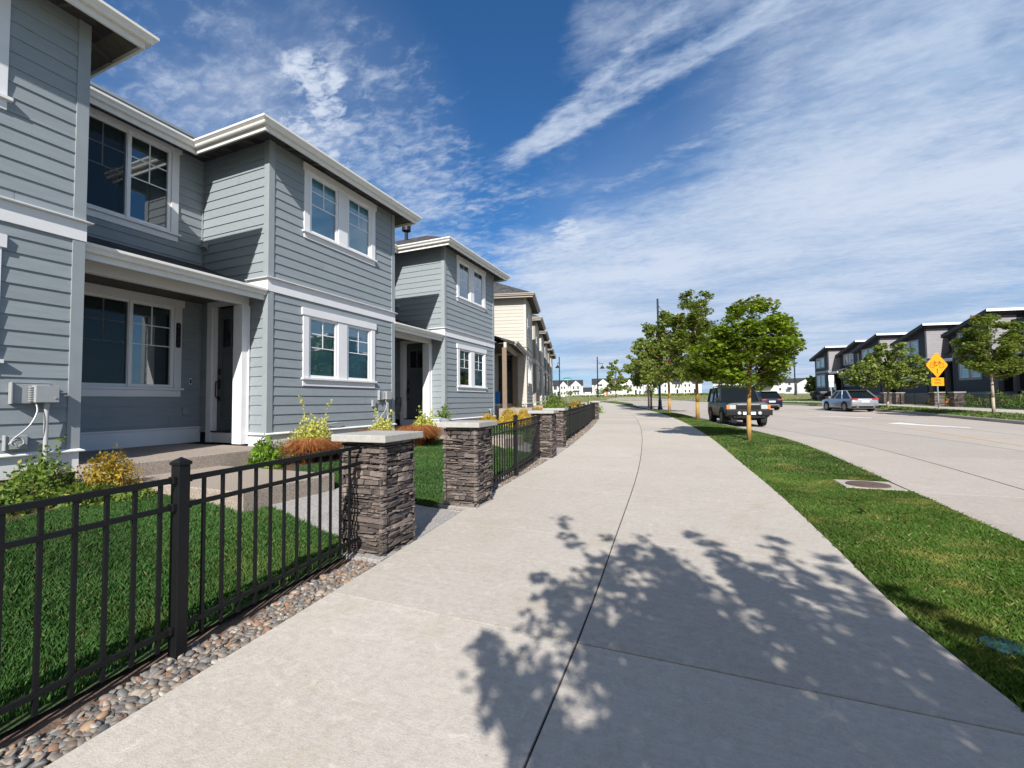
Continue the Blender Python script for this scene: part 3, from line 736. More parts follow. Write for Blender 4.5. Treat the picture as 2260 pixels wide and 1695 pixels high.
def house(name, loc, rz, label, group, S, RW=2.49, W=3.59, RD=1.87, mir=False, wing_only=False, blinds=('blind', 'blind'), lob=('green', 'blind'), zscale=1.0,
          detail=True, high=False, vent=False, number=None, shed=False):
    root = empty(name, loc, rz, label, 'townhouse', group); root.scale = (1, 1, zscale)
    F = Fr((0, 0), (0, 1), (1, 0)); Rt = Fr((-RD, 0), (1, 0), (0, -1)); C = Fr((-RD, -RW), (0, 1), (1, 0))
    Rgt = Fr((0, W), (-1, 0), (0, 1))
    zt = 6.42
    sid, wh = S['siding'], S['white']
    wl, wu = (.757, 2.859), (.757, 2.859)
    if wing_only: wl = wu = (W-.69-2.10, W-.69)
    mb = MB()
    hole = lambda w, a, b: (w[0]+.04, w[1]-.04, a, b)
    uz = (4.05, 4.20, 5.20, 5.34) if shed else (4.725, 4.874, 6.10, 6.25)
    siding(mb, F, .09, W-.09, .875, 5.42 if shed else zt, [hole(wl, 1.80, 3.25), hole(wu, uz[0]+.045, uz[3]-.07)], 0, .86)
    if shed: mb.add([F.p(0, .012, 5.42), F.p(W, .012, 5.42), F.p(0, .012, 6.34)], ((0, 1, 2),))
    siding(mb, Rgt, .09, RD+.3, .875, 5.42 if shed else zt, [], 0, .86)
    fw = mb.build('front_wall', sid, root, mir)
    if not wing_only:
        mb = MB(); siding(mb, Rt, 0, RD-.09, .875, 6.34 if shed else zt, [(RD-1.65, RD-.52, .60, 3.36)], 0, .86)
        mb.build('return_wall', S.get('ret') or sid, root, mir)
        mb = MB(); r0 = RW-2.01-.0
        lo, up = (RW-2.05, RW-.37), (RW-2.11, RW-.47)
        siding(mb, C, 0, RW, .985, 5.6 if shed else zt+.3, [hole(lo, 1.60, 3.33), hole(up, (4.33 if shed else 4.50), (5.36 if shed else 6.28))], 0, .86)
        mb.build('recess_wall', sid, root, mir)
    else:
        # the neighbour's short return into its porch
        pass
    ztn, ztf = (6.32, 5.42) if shed else (zt, zt)
    for z0, z1, z2 in ((.886, 3.468, 3.468), (3.742, ztn, ztf)):
        mb = MB(); mb.fbox(F, -.028, .095, -.05, .028, z0, z1); mb.fbox(Rt, RD-.10, RD-.001, -.05, .0285, z0, z1); mb.build('corner_board', S['corner'], root, mir, bevel=.003)
        mb = MB(); mb.fbox(F, W-.095, W+.028, -.05, .028, z0, z2); mb.fbox(Rgt, .001, .10, -.05, .0285, z0, z2); mb.build('corner_board', S['corner'], root, mir, bevel=.003)
    if not wing_only: mb = MB(); mb.fbox(C, RW-.035, RW-.0215, 0, .035, .99, ztn); mb.build('corner_board', S['corner'], root, mir, bevel=.003)
    rb = RD+.15 if wing_only else .50
    path = [(-.52, 0), (0, 0), (0, W), (-RD-.2, W)]
    mb = MB(); mb.sweep(path, [(-.02, 3.470), (.034, 3.470), (.034, 3.700), (-.02, 3.700)])
    mb.sweep(path, [(-.02, 3.703), (.082, 3.703), (.086, 3.716), (.03, 3.740), (-.02, 3.740)])
    mb.build('band_trim', wh, root, mir)
    path2 = [(-.45, 0), (0, 0), (0, W), (-RD-.2, W)]
    mb = MB(); mb.sweep(path2, [(-.02, .60), (.022, .60), (.022, .845), (-.02, .845)])
    mb.sweep(path2, [(-.02, .848), (.064, .848), (.066, .860), (.022, .885), (-.02, .885)])
    mb.build('base_trim', wh, root, mir)
    mb = MB(); mb.sweep([(-RD, -.004) if not wing_only else (-RD, .05), (-.06, .05), (-.06, W-.05), (-RD-.4, W-.05)], [(-.1, -.5), (0, -.5), (0, .61), (-.1, .61)])
    mb.box(-9, -RD-.12, (-RW if not wing_only else 0)+.02, W-.06, -.5, 6.3 if not shed else 5.3, 1)     # body of the building behind the facade
    mb.box(-RD-.13, -.63, .66, W-.66, .0, 6.3 if not shed else 5.3, 1)
    mb.build('foundation', [M['found'], M['dark_in']], root, mir)
    window(root, F, wl[0], wl[1], (1.758, 1.924, 3.168, 3.315), S, mir, blind=lob)
    window(root, F, wu[0], wu[1], uz, S, mir, blind=blinds)
    # eaves: fascia, gutter, open soffit
    ov = .42
    ya = -.42-.0; yb = W+.27
    ep = [(-RD, -RW-.0), (-RD, 0), (0, 0), (0, W), (-RD, W)] if not wing_only else [(-RD-3, 0), (0, 0), (0, W), (-RD-3, W)]
    if wing_only: ep = [(0, 0), (0, W), (-RD-1.6, W)]
    fz = ZE
    if shed:                                             # mono-pitch roof slab, high side towards the camera
        zh_, zl_ = 6.47, 5.28; ya_, yb_ = -.5, W+.45; xr0 = -7.2; th = .24
        mb = MB(); mb.add([(.5, ya_, zh_), (.5, yb_, zl_), (xr0, yb_, zl_), (xr0, ya_, zh_), (.5, ya_, zh_-th), (.5, yb_, zl_-th), (xr0, yb_, zl_-th), (xr0, ya_, zh_-th)], ((0, 1, 2, 3), (4, 7, 6, 5)))
        rf = mb.build('roof', S['roof'], root, mir)
        mb = MB(); mb.add([(.505, ya_-.005, zh_+.02), (.505, yb_, zl_+.02), (.505, ya_-.005, zh_-th-.01), (.505, yb_, zl_-th-.01)], ((0, 1, 3, 2),)); mb.build('rake_board', S['corner'], root, mir)
        mb = MB(); mb.box(xr0, .50, ya_-.03, ya_-.006, zh_-.15, zh_+.02); mb.build('fascia', S['gutter'], root, mir)
        mb = MB(); mb.box(-7, -RD+.40, -RW+.0, .3, 5.55, 5.75); mb.build('low_roof', S['roof'], root, mir)
        mb = MB(); mb.box(-7, -RD-.02, -.02, W*.98, 5.3, 5.45); mb.add([(-RD-.05, .01, 5.4), (-RD-.05, W, 5.3), (-7, W, 5.3), (-7, .01, 5.4), (-RD-.05, .01, 6.3), (-7, .01, 6.3)], ((0, 4, 1), (0, 3, 5, 4), (1, 4, 5, 2))); mb.build('upper_wall', sid, root, mir)
    if not shed:
      eaves(root, S, mir, fz, ov, ep_=([(0, 0), (0, W), (-RD-1.6, W)] if wing_only else [(-RD, -RW-.0), (-RD, 0), (0, 0), (0, W), (-RD, W)]), detail=detail)
    # roofs
    if not shed:
        sl = .54; e = ov+.03; z0 = fz+.19
        mb = MB()
        y0, y1 = -e, W+e; ym_ = (y0+y1)/2; hr = (y1-y0)/2*sl; xe = e; xh = e-(y1-y0)/2
        xb = -7.5 if not wing_only else -3.3
        mb.add([(xe, y0, z0), (xe, y1, z0), (xb, y1, z0), (xb, y0, z0), (xh, ym_, z0+hr), (xb, ym_, z0+hr),
                (xe-.05, y0+.05, z0-.05), (xe-.05, y1-.05, z0-.05), (xb, y1-.05, z0-.05), (xb, y0+.05, z0-.05)],
               ((0, 1, 4), (1, 2, 5, 4), (0, 4, 5, 3), (0, 6, 7, 1), (0, 3, 9, 6), (1, 7, 8, 2), (6, 9, 8, 7)))
        if not wing_only:
            xr_ = -RD+e; mb.add([(xr_, -RW-.0, z0-.008), (xr_, W, z0-.008), (-7, W, z0+(xr_+7)*.38), (-7, -RW, z0+(xr_+7)*.38), (xr_-.05, -RW, z0-.055), (xr_-.05, W, z0-.055), (-7, W, z0), (-7, -RW, z0)],
                   ((0, 1, 2, 3), (0, 4, 5, 1), (4, 7, 6, 5), (0, 3, 7, 4)))
        rf = mb.build('roof', S['roof'], root, mir)
    if high:                                             # raised clerestory block with white fascia
        mb = MB(); mb.box(-6.5, -2.6, -RW*.2, W*.9, 6.6, 7.75); mb.build('upper_wall', S.get('ret') or sid, root, mir)
        mb = MB(); mb.box(-6.9, -2.1, -RW*.2-.4, W*.9+.4, 7.75, 7.93); mb.build('upper_fascia', S['gutter'], root, mir)
    if vent:
        mb = MB(); vx, vy = vent
        mb.cyl((vx, vy, 6.6), (vx, vy, 7.62), .062, n=14); mb.cyl((vx, vy, 7.62), (vx, vy, 7.67), .07, .15, 16); mb.cyl((vx, vy, 7.67), (vx, vy, 7.90), .160, n=16); mb.cyl((vx, vy, 7.92), (vx, vy, 7.945), .165, n=16)
        mb.cyl((vx, vy, 7.84), (vx, vy, 7.89), .10, n=12)
        mb.build('flue', M['black'], rf, mir)
    if wing_only: return root
    # porch
    yL, yR = -RW+.02, -.03
    pr_ = MB()
    pr_.prism([(-.11, 3.475), (-RD+.01, 4.16), (-RD+.01, 4.06), (-.14, 3.40)], Fr((0, 0), (0, 1), (1, 0)), yL, yR)
    prf = pr_.build('porch_roof', S['roof'], root, mir)
    mb = MB()
    mb.prism([(-.05, 3.30), (-.09, 3.30), (-.09, 3.46), (-.05, 3.46)], F, yL, yR)
    mb.prism([(-.048, 3.385), (.0, 3.385), (.010, 3.405), (.010, 3.42), (.028, 3.44), (.045, 3.46), (.045, 3.495), (.035, 3.50), (-.048, 3.49)], F, yL, yR-.01)
    mb.build('gutter', S['gutter'], prf, mir)
    mb = MB(); mb.prism([(-.092, 3.33), (-.45, 3.45), (-.45, 3.47), (-.092, 3.36)], F, yL, yR); mb.fbox(F, yL, yR, -RD+.03, -.58, 3.40, 3.43)
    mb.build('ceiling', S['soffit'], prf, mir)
    mb = MB(); mb.fbox(F, yL, yR-.0, -.57, -.45, 3.235, 3.46); mb.build('porch_beam', wh, root, mir, bevel=.004)
    mb = MB()
    mb.fbox(F, -.165, -.024, -.69, -.45, .682, 3.234); mb.fbox(F, -.05, -.0235, -.475, -.428, .682, 3.24)
    mb.build('porch_post', S['post'], root, mir, bevel=.004)
    mb = MB(); mb.fbox(F, yL, yL+.13, -.64, -.45, .682, 3.234); mb.build('porch_post', S.get('post2', S['corner']), root, mir, bevel=.004)
    mb = MB()
    mb.box(-RD-.1, .62, -RW-.0, -.30, .10, .68); o_ = mb.build('porch_slab', S.get('slab', M['slab']), root, mir, bevel=.012)
    # base trim inside the porch
    mb = MB(); mb.fbox(C, 0, RW-.002, -.02, .026, .684, .955); mb.fbox(C, 0, RW-.004, -.02, .05, .958, .985)
    mb.build('base_trim', wh, root, mir)
    lo, up = (RW-2.05, RW-.37), (RW-2.11, RW-.47)
    Sg = dict(S); Sg['glass'] = M['glass']
    window(root, C, lo[0], lo[1], (1.56, 1.725, 3.25, 3.39), Sg, mir, pair=False, blind=('dark', 'curtain'), screen=True)
    window(root, C, up[0], up[1], (4.29, 4.44, 5.30, 5.40) if shed else (4.49, 4.64, 6.20, 6.335), Sg, mir, pair=False, blind=('dark', 'dark'), screen=True)
    # door
    d0, d1 = RD-1.50, RD-.62
    mb = MB(); mb.fbox(Rt, d0-.14, d0, -.03, .034, .684, 3.30); mb.fbox(Rt, d1, d1+.11, -.03, .034, .684, 3.30); mb.fbox(Rt, d0-.14, d1+.11, -.03, .036, 3.301, 3.44)
    mb.fbox(Rt, d0+.001, d1-.001, -.03, .020, .684, .872)
    mb.fbox(Rt, d0+.001, d0+.05, -.12, -.001, .873, 3.299); mb.fbox(Rt, d1-.05, d1-.001, -.12, -.001, .873, 3.299)
    fr_ = mb.build('door_frame', wh, root, mir, bevel=.003)
    mb = MB(); zb, zc = .905, 3.28; a, b = d0+.052, d1-.052
    w = b-a
    mb.fbox(Rt, a, a+.13, -.10, -.055, zb, zc); mb.fbox(Rt, b-.13, b, -.10, -.055, zb, zc)
    mb.fbox(Rt, a+.13, b-.13, -.10, -.055, zc-.22, zc); mb.fbox(Rt, a+.13, b-.13, -.10, -.055, 2.40, 2.52); mb.fbox(Rt, a+.13, b-.13, -.10, -.055, zb, zb+.24)
    mb.fbox(Rt, (a+b)/2-.035, (a+b)/2+.035, -.10, -.0555, zb+.24, 2.40); mb.fbox(Rt, (a+b)/2-.02, (a+b)/2+.02, -.10, -.0555, 2.52, zc-.22)
    mb.fbox(Rt, a+.13, b-.13, -.095, -.070, zb+.24, 2.40)
    dr = mb.build('door', S['door'], root, mir, bevel=.003)
    mb = MB(); mb.fbox(Rt, a+.13, b-.13, -.09, -.076, 2.52, zc-.22); mb.build('pane', M['pane_black'], dr, mir)
    mb = MB(); mb.fbox(Rt, d0, d1, -.10, .03, .874, .902); mb.build('threshold', M['black'], dr, mir)
    mb = MB(); hx = a+.065
    mb.fbox(Rt, hx-.03, hx+.03, -.054, -.035, 1.98, 2.10); mb.fbox(Rt, hx-.024, hx+.024, -.054, -.030, 1.70, 1.90)
    p_ = [Rt.p(hx, -.03, 1.86), Rt.p(hx, .015, 1.84), Rt.p(hx, .02, 1.72), Rt.p(hx, .015, 1.56), Rt.p(hx, -.04, 1.52)]
    mb.tube(p_, .011, 6); mb.fbox(Rt, hx-.022, hx+.022, -.054, -.035, 1.48, 1.57)
    mb.build('handle', M['black'], dr, mir)
    if detail:
        mb = MB(); mb.fbox(Rt, .07, .20, .02, .045, 4.47, 4.62); mb.prism([(.02, 4.60), (.11, 4.54), (.11, 4.50), (.02, 4.50)], Rt, .075, .195)
        mb.build('vent_hood', S['corner'], root, mir)
        mb = MB(); mb.fbox(C, RW-.22, RW-.175, .02, .032, 1.80, 1.92); mb.fbox(C, RW-.212, RW-.183, .0325, .036, 1.82, 1.90, 1)
        mb.build('doorbell', [M['vinyl'], M['black']], root, mir)
        mb = MB(); mb.fbox(C, RW-.33, RW-.24, .015, .05, 1.22, 1.36); mb.build('outlet_cover', S['corner'], root, mir, bevel=.006)
        if number:
            zc, h_ = 2.72, .235; tc_ = RW-.437
            mb = MB()
            pts = [(-.038, -h_+.02), (-.028, -h_+.02), (-.028, -h_), (.028, -h_), (.028, -h_+.02), (.038, -h_+.02), (.038, h_-.02), (.028, h_-.02), (.028, h_), (-.028, h_), (-.028, h_-.02), (-.038, h_-.02)]
            k = len(pts); mb.add([C.p(tc_+a, .0365, zc+b) for a, b in pts]+[C.p(tc_+a, .052, zc+b) for a, b in pts], [(i, (i+1) % k, k+(i+1) % k, k+i) for i in range(k)]+[tuple(range(k, 2*k))])
            pl = mb.build('house_number_plaque', M['black'], root, mir)
            for i, ch in enumerate(number):
                mb = MB(); cz = zc+.165-.108*i-.035; sx_ = -1 if mir else 1
                for (u0, v0, u1, v1) in DIG[ch]:
                    A = (tc_-.016+u0*.032, cz+v0*.07); B = (tc_-.016+u1*.032, cz+v1*.07)
                    mb.fbox(C, min(A[0], B[0])-.0035, max(A[0], B[0])+.0035, .0525, .055, min(A[1], B[1])-.0035, max(A[1], B[1])+.0035)
                mb.build('digit', M['number_grey'], pl, mir)
    return root
M['pane_black'] = flat('door_lite', (.012, .012, .014), .12)
M['number_grey'] = flat('number_grey', (.10, .10, .095), .5)

def utility(root, y, z, F=Fr((0, 0), (0, 1), (1, 0)), full=True, zb=.35):
    mb = MB(); mb.fbox(F, y-.16, y+.16, .02, .06, z-.11, z+.12); mb.fbox(F, y-.17, y-.155, .02, .09, z-.115, z+.13)
    mb.fbox(F, y+.0, y+.20, .061, .17, z-.10, z+.095); mb.fbox(F, y-.17, y+.17, .02, .065, z+.121, z+.13)
    for i in range(7): mb.fbox(F, y-.03, y-.002, .07, .12, z-.09+.026*i, z-.075+.026*i)
    mb.cyl(F.p(y+.165, .172, z-.05), F.p(y+.165, .178, z-.05), .012, n=10)
    u = mb.build('meter_box', M['util'], root, bevel=.006)
    mb = MB(); mb.cyl(F.p(y+.12, .095, z-.10), F.p(y+.12, .095, zb), .021, n=12); mb.cyl(F.p(y+.12, .095, z-.10), F.p(y+.12, .095, z-.16), .026, n=12)
    mb.build('conduit', M['pipe'], u)
    mb = MB(); mb.fbox(F, y-.20, y-.02, .02, .075, z-.62, z-.47); mb.fbox(F, y-.205, y-.19, .02, .085, z-.63, z-.46)
    mb.build('junction_box', M['util'], u, bevel=.004)
    mb = MB()
    def cable(pts, r=.008):
        P_ = [Vector(p) for p in pts]; o = []
        for i in range(len(P_)-1):
            p0, p1, p2, p3 = P_[max(0, i-1)], P_[i], P_[i+1], P_[min(len(P_)-1, i+2)]
            for t in (0, .25, .5, .75): o.append(.5*((2*p1)+(-p0+p2)*t+(2*p0-5*p1+4*p2-p3)*t*t+(-p0+3*p1-3*p2+p3)*t**3))
        o.append(P_[-1]); mb.tube(o, r, 6)
    cable([F.p(y+.03, .09, z-.10), F.p(y+.03, .13, z-.20), F.p(y-.02, .15, z-.33), F.p(y-.08, .14, z-.42), F.p(y-.15, .12, z-.50), F.p(y-.18, .11, z-.56)])
    for i in range(6):
        a_ = random.uniform(0, 6.3); cy, cz = y-.11, z-.545
        cable([F.p(cy+.06*math.cos(a_+k*1.3)*(.5+random.random()*.6), .10+.03*random.random(), cz+.045*math.sin(a_+k*1.3)*(.5+random.random()*.8)) for k in range(6)], .0055)
    mb.build('cable', M['pipe'], u)
    return u

# three grey units
g = 'attached townhouses of the left row'
h0 = house('townhouse', (-7.07, 2.93-3.59, 0), 0, 'grey lap sided wing filling the left edge with a meter box low on its wall', g, GREY, wing_only=True)
utility(h0, 3.59-.43, 1.55)
h1 = house('townhouse', (-7.15, 5.60, 0), 0, 'nearest whole grey townhouse with white paired windows and a black number plaque by its porch', g, GREY, RW=2.67, number='4122')
uu = utility(h1, 3.13, 1.59)
mb = MB(); mb.fbox(Fr((0, 0), (0, 1), (1, 0)), 2.74, 2.84, .02, .07, 1.32, 1.48); mb.build('cable_box', M['util'], h1, bevel=.005)
mb = MB(); mb.cyl((.10, 1.10, .38), (.10, 1.10, 1.06), .012, n=8); mb.tube([(.05, 1.35, .98), (.08, 1.6, 1.0), (.05, 1.8, .97)], .012, 6); mb.build('hose_bib', M['pipe'], h1)
h2 = house('townhouse', (-7.15, 11.68, 0), 0, 'second grey townhouse with venetian blinds upstairs and a dark front door', g, GREY, RW=2.49, blinds=('slats', 'slats'), lob=('half', 'blind'), vent=(-2.45, 1.41))
mb = MB(); mb.cyl((.05, 3.05, 1.12), (.14, 3.05, 1.12), .03, n=10); mb.cyl((.12, 3.05, 1.13), (.12, 3.05, 1.0), .02, n=8); mb.cyl((.10, 3.15, 1.02), (.10, 3.15, 1.15), .018, n=8)
mb.cyl((.12, 3.05, 1.0), (.14, 3.22, .66), .012, n=8); mb.build('hose_bib', M['util'], h2)

# beige and grey units farther along the bend
def scheme(sid, white=(.60, .56, .50), gut=(.50, .46, .40), ret=None, roofc=(.05, .048, .05), door=(.05, .045, .045)):
    k = '_%d' % len(bpy.data.materials)
    return dict(siding=mat('siding'+k, sid, .6, .08, 3, .08, 50, island=.05, stretch=(3, 1, 8)), corner=mat('corner'+k, tuple(min(1, x*1.1) for x in sid), .55, .05), white=mat('trim'+k, white, .5, .05),
                gutter=flat('gutter'+k, gut, .4), roof=shingle('roof'+k, roofc), soffit=mat('soffit'+k, (.09, .075, .06), .8), door=flat('door'+k, door, .4), post=mat('post'+k, (.32, .24, .17), .6),
                ret=mat('return'+k, ret, .6, .08, 3, .08, 50, island=.05) if ret else None)
BEIGE = scheme((.45, .425, .38), (.50, .47, .43), (.34, .30, .26)); TAUPE = scheme((.24, .22, .19), (.56, .54, .50), (.42, .38, .33), (.50, .46, .39)); SLATE = scheme((.17, .18, .20), (.6, .58, .55), (.40, .37, .33), (.46, .42, .36))
BEIGE['post2'] = BEIGE['post'] = mat('post_brown', (.20, .145, .10), .6)
ph = R(15.2); bx, by = -7.98, 20.95
desc = ['beige lap sided townhouse with brown porch post just past the grey ones', 'taupe townhouse with a light return, second in the bending row past the grey ones', 'beige townhouse third in the bending row past the grey ones', 'slate fronted townhouse fourth in the bending row', 'taupe townhouse fifth in the bending row', 'last beige townhouse visible at the far end of the left row']
for i, s_ in enumerate((BEIGE, TAUPE, BEIGE, SLATE, TAUPE, BEIGE)):
    house('townhouse', (bx-6.08*i*math.sin(ph), by+6.08*i*math.cos(ph), .42+.06*i), ph, desc[i], g, s_, RW=2.49 if i else 3.9, blinds=('blind', 'blind'), detail=False, RD=2.3 if i == 0 else 1.87, zscale=1.0 if i else 1.02)

# charcoal row across the street (mirrored: outward is -x)
DARK = scheme((.030, .033, .042), (.26, .30, .34), (.82, .83, .86), (.26, .25, .27), door=(.02, .02, .022)); DARK['post'] = mat('post_dark', (.10, .11, .12), .6); DARK['corner'] = mat('corner_dark', (.036, .040, .050), .6)
DARK2 = dict(DARK)
g2 = 'charcoal townhouses across the street'
lab = ['charcoal townhouse behind the round maple at the right edge', 'charcoal townhouse behind the yellow bicycle sign', 'charcoal townhouse behind the left of the two maples across the street', 'tall charcoal townhouse with raised white edged roof behind the silver car', ]
A = [(20.77, 44.85), (19.30, 51.0), (17.70, 56.7), ]
dr_ = math.atan2(1.47, 6.15)
for i, (x, y) in enumerate(A):
    house('townhouse', (x, y, .80), dr_, lab[i], g2, DARK, RW=2.9, W=3.4, mir=True, shed=True, zscale=1.115, detail=False)
house('townhouse', (17.6, 62.9, .85), dr_, lab[3], g2, DARK, RW=3.2, W=3.3, mir=True, shed=True, zscale=1.12, detail=False, high=False)
house('townhouse', (15.45, 66.2, .9), dr_, 'last charcoal townhouse with shallow roof at the left end of its row', g2, DARK, RW=2.0, W=3.1, mir=True, shed=True, zscale=1.08, detail=False)
house('townhouse', (22.3, 38.6, .78), dr_, 'charcoal townhouse cut by the right edge of the view', g2, DARK, RW=2.9, W=3.4, mir=True, shed=True, zscale=1.10, detail=False, high=True)
# ------------------------------------------------------------------ stone pillars
def stone_mat():
    m = bpy.data.materials.new('ledgestone'); m.use_nodes = True; T = NT(m.node_tree)
    g = T.n('ShaderNodeNewGeometry').outputs['Random Per Island']
    tcn = T.n('ShaderNodeTexCoord').outputs['Object']
    c = T.mix(T.mr(g, 0, 1, 0, 1, False), (.100, .082, .078, 1), (.215, .170, .146, 1))
    h = T.m('FRACT', T.m('MULTIPLY', g, 53.7)); c = T.n('ShaderNodeHueSaturation', ins={'Value': T.mr(h, 0, 1, .45, 1.5, False), 'Color': c}).outputs[0]
    c = T.mix(T.mr(T.noise(T.n('ShaderNodeMapping', ins={0: tcn, 'Scale': (1, 1, 2.6)}).outputs[0], 24, 6, .7), .4, .75, 0, .75), c, (.05, .042, .045, 1))
    bn = T.n('ShaderNodeBump', ins={'Strength': .9, 'Distance': .012, 'Height': T.noise(T.n('ShaderNodeMapping', ins={0: tcn, 'Scale': (1, 1, 2.2)}).outputs[0], 38, 6, .72)})
    b = T.n('ShaderNodeBsdfPrincipled', ins={'Base Color': c, 'Roughness': .82, 'Normal': bn.outputs[0]}); T.n('ShaderNodeOutputMaterial', ins={0: b.outputs[0]}); return m
M['stone'] = stone_mat(); M['gap_shade'] = flat('gap_shade_dark', (.02, .017, .016), .95)  # near-black core colour stands in for shade in the gaps between stones
def pillar(x, y, z, label, seed, rz=0., wd=.50, h=1.0, group='stone pillars with concrete caps', fine=1.0):
    r = random.Random(seed); root = empty('stone_pillar', (x, y, z), rz, label, 'pillar', group)
    mb = MB(); w = wd/2-.035; mb.box(-w, w, -w, w, -.02, h, 1)
    zz = .0
    while zz < h-.004:
        ch = min(r.choice((.017, .021, .026, .032, .040, .052))*fine, h-zz)
        if h-zz-ch < .02: ch = h-zz
        for k in range(4):
            a = ((1, 0), (0, 1), (-1, 0), (0, -1))[k]; n_ = ((0, -1), (1, 0), (0, 1), (-1, 0))[k]
            fr = Fr((0, 0), a, n_); t = -wd/2+r.uniform(-.012, .006)
            while t < wd/2-.02:
                L_ = r.choice((.05, .08, .11, .15, .20, .26))*r.uniform(.8, 1.2)*fine
                if wd/2-t-L_ < .05: L_ = wd/2-t+r.uniform(-.01, .008)
                o = wd/2+r.uniform(-.030, .012); j = lambda s=.006: r.uniform(-s, s)
                za, zb = zz+.001, zz+ch-r.uniform(.002, .006); tt = r.uniform(-.010, .010)
                q = [(t+.002, w-.01, za), (t+L_-.003, w-.01, za+tt), (t+L_-.003, w-.01, zb+tt), (t+.002, w-.01, zb)]
                mid_t = t+L_*r.uniform(.35, .65)
                f = [(t+.004, o-.006+j(), za+.003+j(.002)), (mid_t, o+j(.008), za+.002+tt/2+j(.004)), (t+L_-.006, o-.005+j(), za+tt+.003+j(.002)), (t+L_-.006, o-.007+j(), zb+tt-.004+j(.002)), (mid_t, o+.003+j(.008), zb+tt/2+j(.004)), (t+.004, o-.008+j(), zb-.004+j(.002))]
                P = [fr.p(*p) for p in q+f]
                mb.add(P, ((4, 5, 8, 9), (5, 6, 7, 8), (0, 1, 6, 5, 4), (1, 2, 7, 6), (2, 3, 9, 8, 7), (3, 0, 4, 9)), 0)
                t += L_
        zz += ch
    mb.build('stone_shaft', [M['stone'], M['gap_shade']], root)
    mb = MB(); c = wd/2+.055; mb.box(-c, c, -c, c, h+.012, h+.078)
    mb.box(-wd/2+.03, wd/2-.03, -wd/2+.03, wd/2-.03, h, h+.013)
    mb.build('cap', M['cap'], root, bevel=.008)
    return root
def tilt(y): return math.atan2(XL(y+1)-XL(y-1), -2.0)-math.pi if False else -math.atan2(XL(y+1)-XL(y-1), 2.0)
pillar(-2.84, 3.435, .036, 'stacked stone pillar nearest the camera, at the end of the nearest railing', 3, .02)
pillar(-2.86, 5.27, .062, 'stacked stone pillar across the walk opening from the nearest one', 5, .04)
pillar(-3.32, 9.84, .11, 'stone pillar at the far end of the second railing', 9, .09)
pillar(-3.64, 11.83, .13, 'stone pillar just past the second walk opening, where the far railing starts', 12, .11)
pillar(-5.68, 26.5, .29, 'stone pillar at the far end of the long bending railing', 14, .2)
pillar(-6.15, 28.6, .31, 'last small stone pillar of the left side, beyond the far railing', 15, .2)
for i, (x, y, t_) in enumerate([(17.55, 44.9, 'stone pillar across the street just left of the sign post'), (17.65, 42.3, 'stone pillar across the street just right of the sign post'), (17.0, 53.2, 'stone pillar across the street behind the left maple trunk'), (17.15, 50.9, 'stone pillar across the street right of the left maple trunk'),
                               (14.6, 69.5, 'leftmost far stone pillar across the street behind the blue car'), (14.9, 66.8, 'far stone pillar across the street between the blue and silver cars')]):
    pillar(x, y, zr(x, y), t_, 30+i, .1, .62, 1.02, 'stone pillars across the street', 1.6)

